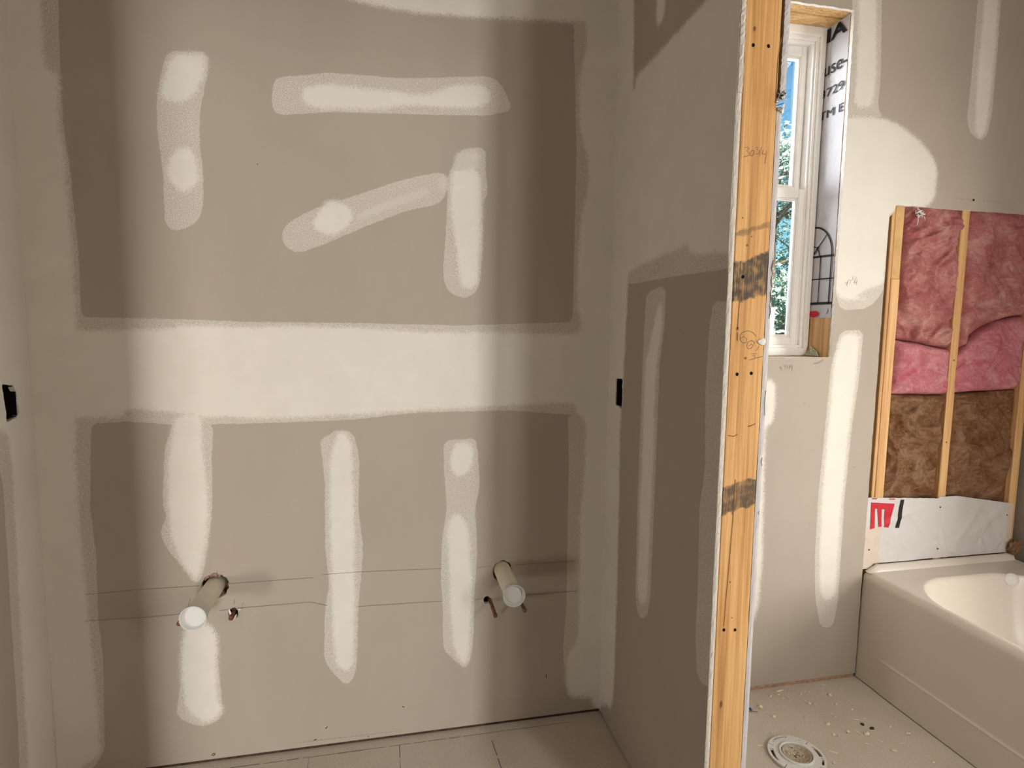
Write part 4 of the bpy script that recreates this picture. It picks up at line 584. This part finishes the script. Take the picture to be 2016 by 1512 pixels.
# ---------------------------------------------------------------- bathtub
TL,TW=1.53,.752; Y0=.005
def rr(u,v):
    a,b,c,d,r=.040,TW-.045,.105,TL-.11,.24; cx,cy=(a+b)/2,(c+d)/2; qx=abs(u-cx)-(b-a)/2+r; qy=abs(v-cy)-(d-c)/2+r
    return math.hypot(max(qx,0),max(qy,0))+min(max(qx,qy),0)-r
def ztop(u,v):
    s=rr(u,v); z=.447
    if s<0: d=-s; z-=.34*(1-math.exp(-(d/.055)**1.15)) if d>0 else 0
    z+=.004*max(0,1-v/.08)
    return z
bm=bmesh.new(); g=[]; vl=np.concatenate([np.linspace(0,.7,141),np.linspace(.71,TL,90)]); ul=np.concatenate([np.linspace(.034,.30,90),np.linspace(.306,TW,70)])
for v in vl:
    row=[]; fade=min(1,max(0,(v-.085)/.05))
    for z in np.concatenate([np.linspace(.004,.122,8),np.linspace(.126,.150,13),np.linspace(.17,.413,12)]):
        k=1/(1+math.exp((z-.137)/.0022)); u=-.0035*k*fade+.0028*math.exp(-((z-.137)/.004)**2)*-fade+.004*(z/.41)**3
        row.append(bm.verts.new((XT+u,Y0-v,z)))
    for a in np.linspace(0,math.pi/2,10)[1:]: row.append(bm.verts.new((XT+.004+.030*(1-math.cos(a)),Y0-v,.417+(ztop(.034,v)-.417)*math.sin(a))))
    for u in ul[1:]: row.append(bm.verts.new((XT+u,Y0-v,ztop(u,v))))
    g.append(row)
for a,b in zip(g,g[1:]):
    for k in range(len(a)-1): bm.faces.new((a[k],b[k],b[k+1],a[k+1])).smooth=True
tub=bm_obj('bathtub',bm,[TUB],recalc=False)
tag(tub,'glossy off-white alcove bathtub with a smooth apron, set below the open insulation','bathtub')
bm=bmesh.new()
pr=[(0.012,.448),(.030,.449),(.058,.474),(TW-.01,.474)]; n=40
a=[];b=[];c=[];d=[]
for x,z in [(.010,.449)]+[(.014+.044*t,.452+.022*t) for t in (.25,.5,.75,1)]+[(.058+(TW-.068)*t/20,.474) for t in range(1,21)]:
    a.append(bm.verts.new((XT+x,Y0-.022,.449))); b.append(bm.verts.new((XT+x,Y0-.012,z-.001))); c.append(bm.verts.new((XT+x,Y0-.008,z))); d.append(bm.verts.new((XT+x,Y0,z)))
for p,q_ in ((a,b),(b,c),(c,d)):
    for k in range(len(p)-1): bm.faces.new((p[k],p[k+1],q_[k+1],q_[k]))
bm_obj('tiling_flange',bm,[TUB],tub,True)
# round whitish disc on the end wall of the basin
bm=bmesh.new(); rg=lathe(bm,[(.024,-.004),(.026,.002),(.024,.0045),(.012,.006)],Vector((2.4314,-.1298,.4277)),Vector((-.4517,-.865,.2188)),28); cap_ring(bm,rg[-1]); bm_obj('basin_disc',bm,[PVCW],tub)
# ---------------------------------------------------------------- toilet flange
FX,FY=1.311,-.342
fl=empty('toilet_flange',(FX,FY,0)); tag(fl,'white plastic toilet flange ring with curved slots, set in the floor beside the partition','toilet flange')
bm=bmesh.new(); NA=144; rad=[.0525,.056,.064,.0675,.071,.0745,.078,.0815,.085,.089]; zz=[.010]*10; V=[]
for r,z in zip(rad,zz): V.append([bm.verts.new((FX+r*math.cos(t*2*math.pi/NA),FY+r*math.sin(t*2*math.pi/NA),z)) for t in range(NA)])
def slot(k,i):
    a=(i+.5)*360/NA; 
    for a0,a1,k0,k1 in ((148,176,4,6),(176,190,5,6),(76,112,6,7),(132,135,4,8),(255,285,5,6),(-20,8,4,6),(8,16,5,5),(207,210,4,8),(28,31,4,8),(310,330,5,6),(40,60,9,9)):
        if (a0<=a<a1 or a0<=a-360<a1) and k0<=k<=k1: return True
    return False
for k in range(len(rad)-1):
    for i in range(NA):
        if not slot(k,i): bm.faces.new((V[k][i],V[k+1][i],V[k+1][(i+1)%NA],V[k][(i+1)%NA]))
r=bmesh.ops.extrude_face_region(bm,geom=bm.faces[:]); bmesh.ops.translate(bm,verts=[x for x in r['geom'] if isinstance(x,bmesh.types.BMVert)],vec=(0,0,-.008))
bm_obj('flange_ring',bm,[PVCW],fl)
bm=bmesh.new(); lathe(bm,[(.055,.009),(.055,.0145),(.0535,.016),(.051,.0165),(.049,.016),(.048,.0145),(.0475,.004)],(FX,FY,0),(0,0,1),64); bm_obj('collar',bm,[PVCW],fl)
bm=bmesh.new(); lathe(bm,[(.0445,.006),(.0445,.0125),(.043,.0135),(.0415,.0125),(.041,.0045),(.0005,.0045)],(FX,FY,0),(0,0,1),64); lathe(bm,[(.049,.0055),(.043,.0055)],(FX,FY,0),(0,0,1),48)
bm_obj('test_cap',bm,[plain('dusty_cap',(.50,.43,.33),.8,.1,.35,160,.5)],fl)
bm=bmesh.new(); lathe(bm,[(.088,.0012),(.050,.0012)],(FX,FY,0),(0,0,1),48); bm_obj('floor_cutout',bm,[CLOD],fl)
DIM=plain('pvc_shade',(.55,.53,.49),.6,.2)
for a in range(10,360,36):
    c=Vector((FX+.0775*math.cos(math.radians(a)),FY+.0775*math.sin(math.radians(a)),.0101)); bm=bmesh.new()
    f=bm.faces.new([bm.verts.new(c+Vector((.0042*math.cos(t*.785),.0042*math.sin(t*.785),.0003))) for t in range(8)])
    bm_obj('screw_dimple',bm,[DIM],fl)
bm=bmesh.new(); R_=random.Random(2)
for k in range(60):
    a=R_.uniform(0,6.28); r=R_.uniform(0,.036); s=R_.uniform(.0015,.005)
    m=Matrix.Translation((FX+r*math.cos(a),FY+r*math.sin(a),.0055+R_.uniform(0,.002)))@Matrix.Rotation(R_.uniform(0,3),4,(R_.random(),R_.random(),1))@Matrix.Diagonal((s,s*.5,s*.35,1)); q_=bmesh.ops.create_cube(bm,size=1,matrix=m)
    mi=1 if R_.random()<.35 else 0
    for v in q_['verts']:
        for f in v.link_faces:f.material_index=mi
o=bm_obj('crumb_litter',bm,[CRUMB,plain('plum_crumb',(.20,.09,.10),.9,.1)],fl); o['kind']='stuff'
# ---------------------------------------------------------------- drain pipes and copper stubs
def drain(x,z,label,seed,torn):
    e=empty('drain_pipe',(x,0,z)); tag(e,label,'pipe','capped vanity drain stubs')
    bm=bmesh.new(); lathe(bm,[(.0285,-.08),(.0285,.176),(.0282,.181),(.026,.181)],(x,0,z),(0,-1,0),48); bm_obj('pipe_barrel',bm,[PVC],e)
    bm=bmesh.new(); rg=lathe(bm,[(.0300,.170),(.0322,.172),(.0335,.192),(.0352,.196),(.0360,.199),(.0352,.2015),(.0335,.2005),(.0322,.192),(.0300,.187),(.0262,.184),(.0255,.1865),(.0245,.1868)],(x,0,z),(0,-1,0),56); cap_ring(bm,rg[-1]); bm_obj('end_cap',bm,[PVCW],e)
    # torn paper lining the hole: pink at left, dark red-brown at right
    bm=bmesh.new(); R_=random.Random(seed); n=40; a0,a1=torn; pr=None
    for i in range(n+1):
        a=math.radians(a0+(a1-a0)*i/n); j=R_.uniform(-.002,.002); ro=.0425+R_.uniform(-.001,.0015); ri=.0335+j
        cur=(bm.verts.new((x+ro*math.cos(a),.006,z+ro*math.sin(a))),bm.verts.new((x+ri*math.cos(a),.002+R_.uniform(-.003,.004),z+ri*math.sin(a))),bm.verts.new((x+(ri+.002)*math.cos(a),.012,z+(ri+.002)*math.sin(a))))
        if pr: bm.faces.new((pr[0],pr[1],cur[1],cur[0])); bm.faces.new((pr[1],pr[2],cur[2],cur[1]))
        pr=cur
    o=bm_obj('torn_lining',bm,[plain('hole_lining_'+str(seed),(.40,.24,.21) if seed==1 else (.17,.07,.06),.9,.1,.3,200,.4)],e,recalc=False); return e
drain(-.548,.586,'white capped plastic drain stub at the left of the vanity wall, lit cap facing out',1,(60,140))
drain(.374,.571,'cream capped plastic drain stub at the right of the vanity wall, near the corner',2,(20,215))
def copper(x0,z0,x1,z1,L,label,r=.0063,tear=False):
    e=empty('copper_pipe',(x0,0,z0)); tag(e,label,'pipe','copper water supply stubs'); A=Vector((x0,.05,z0)); B=Vector((x1,-L,z1)); ax=(B-A).normalized(); Ln=(B-A).length
    bm=bmesh.new(); rg=lathe(bm,[(r,0),(r,Ln-.018),(r*.98,Ln-.012)],A,ax,20); bm_obj('tube',bm,[COP],e)
    bm=bmesh.new(); rg=lathe(bm,[(r*.99,Ln-.013),(r*1.13,Ln-.011),(r*1.13,Ln-.003),(r*.95,Ln-.0005),(r*.5,Ln+.0003),(r*.3,Ln-.001)],A,ax,20); cap_ring(bm,rg[-1]); bm_obj('crimped_end',bm,[COP],e)
copper(.331,.468,.331,.466,.116,'short copper stub poking out left of the right drain stub')
copper(.430,.475,.430,.475,.116,'short copper stub half hidden under the right drain cap')
copper(-.613,.532,-.613,.532,.116,'copper stub peeking out behind the left drain cap',.0068)
copper(-.494,.505,-.497,.488,.022,'bent copper stub end sunk in its ragged hole right of the left drain',.0072)
# grey tape strips by that ragged hole
bm=bmesh.new()
for p,q_ in (((-.506,-.002,.511),(-.500,-.010,.490)),((-.484,-.004,.493),(-.493,-.014,.480)),((-.470,-.012,.514),(-.478,-.002,.506))):
    a,b=Vector(p),Vector(q_); s=(b-a).cross(Vector((0,1,0))).normalized()*.0022
    vs=[a-s*.4,a+s*.4,(a+b)/2+s+Vector((.002,-.002,0)),b+s*.7,b-s*.7,(a+b)/2-s]; bm.faces.new([bm.verts.new(v) for v in vs])
r=bmesh.ops.extrude_face_region(bm,geom=bm.faces[:]); bmesh.ops.translate(bm,verts=[x for x in r['geom'] if isinstance(x,bmesh.types.BMVert)],vec=(0,.0008,.0004))
tag(bm_obj('torn_paper',bm,[GYP]),'curled torn drywall paper at the ragged pipe hole right of the left drain','torn paper')
# ---------------------------------------------------------------- electrical boxes behind the wall cut-outs
def ebox(x,sx,y0,y1,z0,z1,label):
    bm=bmesh.new(); a=x+sx*.0016; b=x+sx*.075; xa,xb=min(a,b),max(a,b); t=.002
    box(bm,xa,xb,y0-t,y0,z0-t,z1+t); box(bm,xa,xb,y1,y1+t,z0-t,z1+t); box(bm,xa,xb,y0,y1,z0-t,z0); box(bm,xa,xb,y0,y1,z1,z1+t); box(bm,(b-t if sx>0 else b),(b if sx>0 else b+t),y0,y1,z0,z1)
    tag(bm_obj('electrical_box',bm,[DARK]),label,'electrical box','wall boxes at the sides of the alcove')
ebox(XR,1,-.1195,-.0740,1.156,1.240,'black electrical box cut into the partition wall, right of the vanity corner')
ebox(XL,-1,-.1165,-.0700,1.150,1.232,'black electrical box cut into the left side wall with torn drywall round it')
# partition core studs (dark cavity)
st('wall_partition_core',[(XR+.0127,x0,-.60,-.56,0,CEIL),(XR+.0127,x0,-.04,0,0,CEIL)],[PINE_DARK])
# ---------------------------------------------------------------- floor litter
def crumb_mesh(seed,slim):
    R_=random.Random(seed); bm=bmesh.new(); bmesh.ops.create_icosphere(bm,subdivisions=2,radius=.5)
    for v in bm.verts:
        n_=1+.35*noise.noise(v.co*3+Vector((seed,0,0))); v.co=Vector((v.co.x*n_,v.co.y*slim*n_,v.co.z*slim*.7*n_+.12*slim*math.sin(v.co.x*4)))
    me=bpy.data.meshes.new('wood_shaving'); bm.to_mesh(me); bm.free(); me.materials.append(CRUMB); return me
CM=[crumb_mesh(1,.9),crumb_mesh(2,.55),crumb_mesh(3,.16),crumb_mesh(4,.22)]
for i,(x,y,l,a) in enumerate(CRUMBS):
    if y>-.02: y=-.02
    me=CM[2+i%2] if l>.018 else (CM[i%2]); l=min(l,.034)
    o=bpy.data.objects.new('wood_shaving',me); COL.objects.link(o); o.location=(x,y,l*(.05 if l>.018 else .28)); o.scale=(l,l,l); o.rotation_euler=(0,0,a)
    tag(o,'pale wood shaving or crumb scattered on the floor between the flange and the tub','wood shaving','pale shavings on the bathroom floor')
def clod(x,y,s,label,seed,mat=CLOD,name='dirt_clod',cat='dirt clod',sc=(1,1,.6)):
    bm=bmesh.new(); bmesh.ops.create_icosphere(bm,subdivisions=3,radius=s)
    for v in bm.verts: v.co=v.co*(1+.5*noise.noise(v.co/s*1.3+Vector((seed,0,0)))); v.co=Vector((x+v.co.x*sc[0],y+v.co.y*sc[1],s*.35*sc[2]+v.co.z*sc[2]))
    for v in bm.verts: v.co.z=max(v.co.z,.0005)
    tag(bm_obj(name,bm,[mat],None,True),label,cat)
clod(1.654,-.250,.0062,'darker rounded dirt clod on the floor near the tub, left of its pair',1); clod(1.672,-.273,.0060,'flatter dirt clod on the floor near the tub, right of its pair',5,sc=(1.5,1,.6))
clod(1.306,-.097,.007,'small dark blue plastic scrap at the foot of the partition',3,BLUE,'plastic_scrap','plastic scrap',(.9,1.2,.5))
bm=bmesh.new(); A=Vector((1.285,-.108,.004)); B=Vector((1.325,-.118,.002)); lathe(bm,[(.0002,0),(.0013,.004),(.0011,(B-A).length-.004),(.0002,(B-A).length)],A,(B-A),8)
tag(bm_obj('wood_splinter',bm,[PINE_DARK]),'thin brown splinter on the floor beside the blue scrap','splinter')
# ---------------------------------------------------------------- outdoors
bm=bmesh.new(); box(bm,-60,120,.3,160,-.7,-.6); g_=bm_obj('ground',bm,[GRASS]); g_['kind']='structure'
def tree(x,y,h,cr,seed,label,n=9000):
    e=empty('tree',(x,y,-.6)); tag(e,label,'tree','trees seen through the window'); R_=random.Random(seed); bm=bmesh.new()
    lathe(bm,[(.16,0),(.12,h*.5),(.05,h*.9)],(x,y,-.6),(0,0,1),10)
    for k in range(26):
        z=h*R_.uniform(.2,.85); a=R_.uniform(0,6.28); L=cr*R_.uniform(.5,.95); lathe(bm,[(.04,0),(.008,L)],(x,y,-.6+z),(math.cos(a),math.sin(a),R_.uniform(.2,.7)),6)
    bm_obj('trunk',bm,[BARK],e)
    me=bpy.data.meshes.new('foliage'); V=[];F=[]
    cl=[(R_.gauss(0,.42)*cr,R_.gauss(0,.42)*cr,h*R_.uniform(.12,1.0),cr*R_.uniform(.2,.38)) for _ in range(34)]
    for k in range(n):
        cx,cy,cz,r=R_.choice(cl); d=Vector((R_.gauss(0,1),R_.gauss(0,1),R_.gauss(0,.8))).normalized()*r*R_.uniform(.5,1.); c=Vector((x+cx,y+cy,-.6+cz))+d
        a=Vector((R_.gauss(0,1),R_.gauss(0,1),R_.gauss(0,1))).normalized()*.085; b=a.orthogonal().normalized()*.05; i=len(V); V+=[c-a,c+b,c+a,c-b]; F.append((i,i+1,i+2,i+3))
    me.from_pydata([tuple(v) for v in V],[],F); o=link('foliage',me,[LEAF],e); o['kind']='stuff'
tree(8.9,10.5,6.6,2.3,1,'leafy green tree nearest the window, outside'); tree(17.0,19.5,9.5,3.0,2,'taller leafy tree farther off outside the window'); tree(9.2,18,6.2,2.4,3,'leafy tree at the left outside, mostly behind the partition',3000); tree(0.5,21,7.2,2.6,5,'far leafy tree outside, hidden behind the partition and its stud',5000); tree(14.0,12.2,5.2,2.0,4,'smaller leafy tree at the right outside the window',3500)
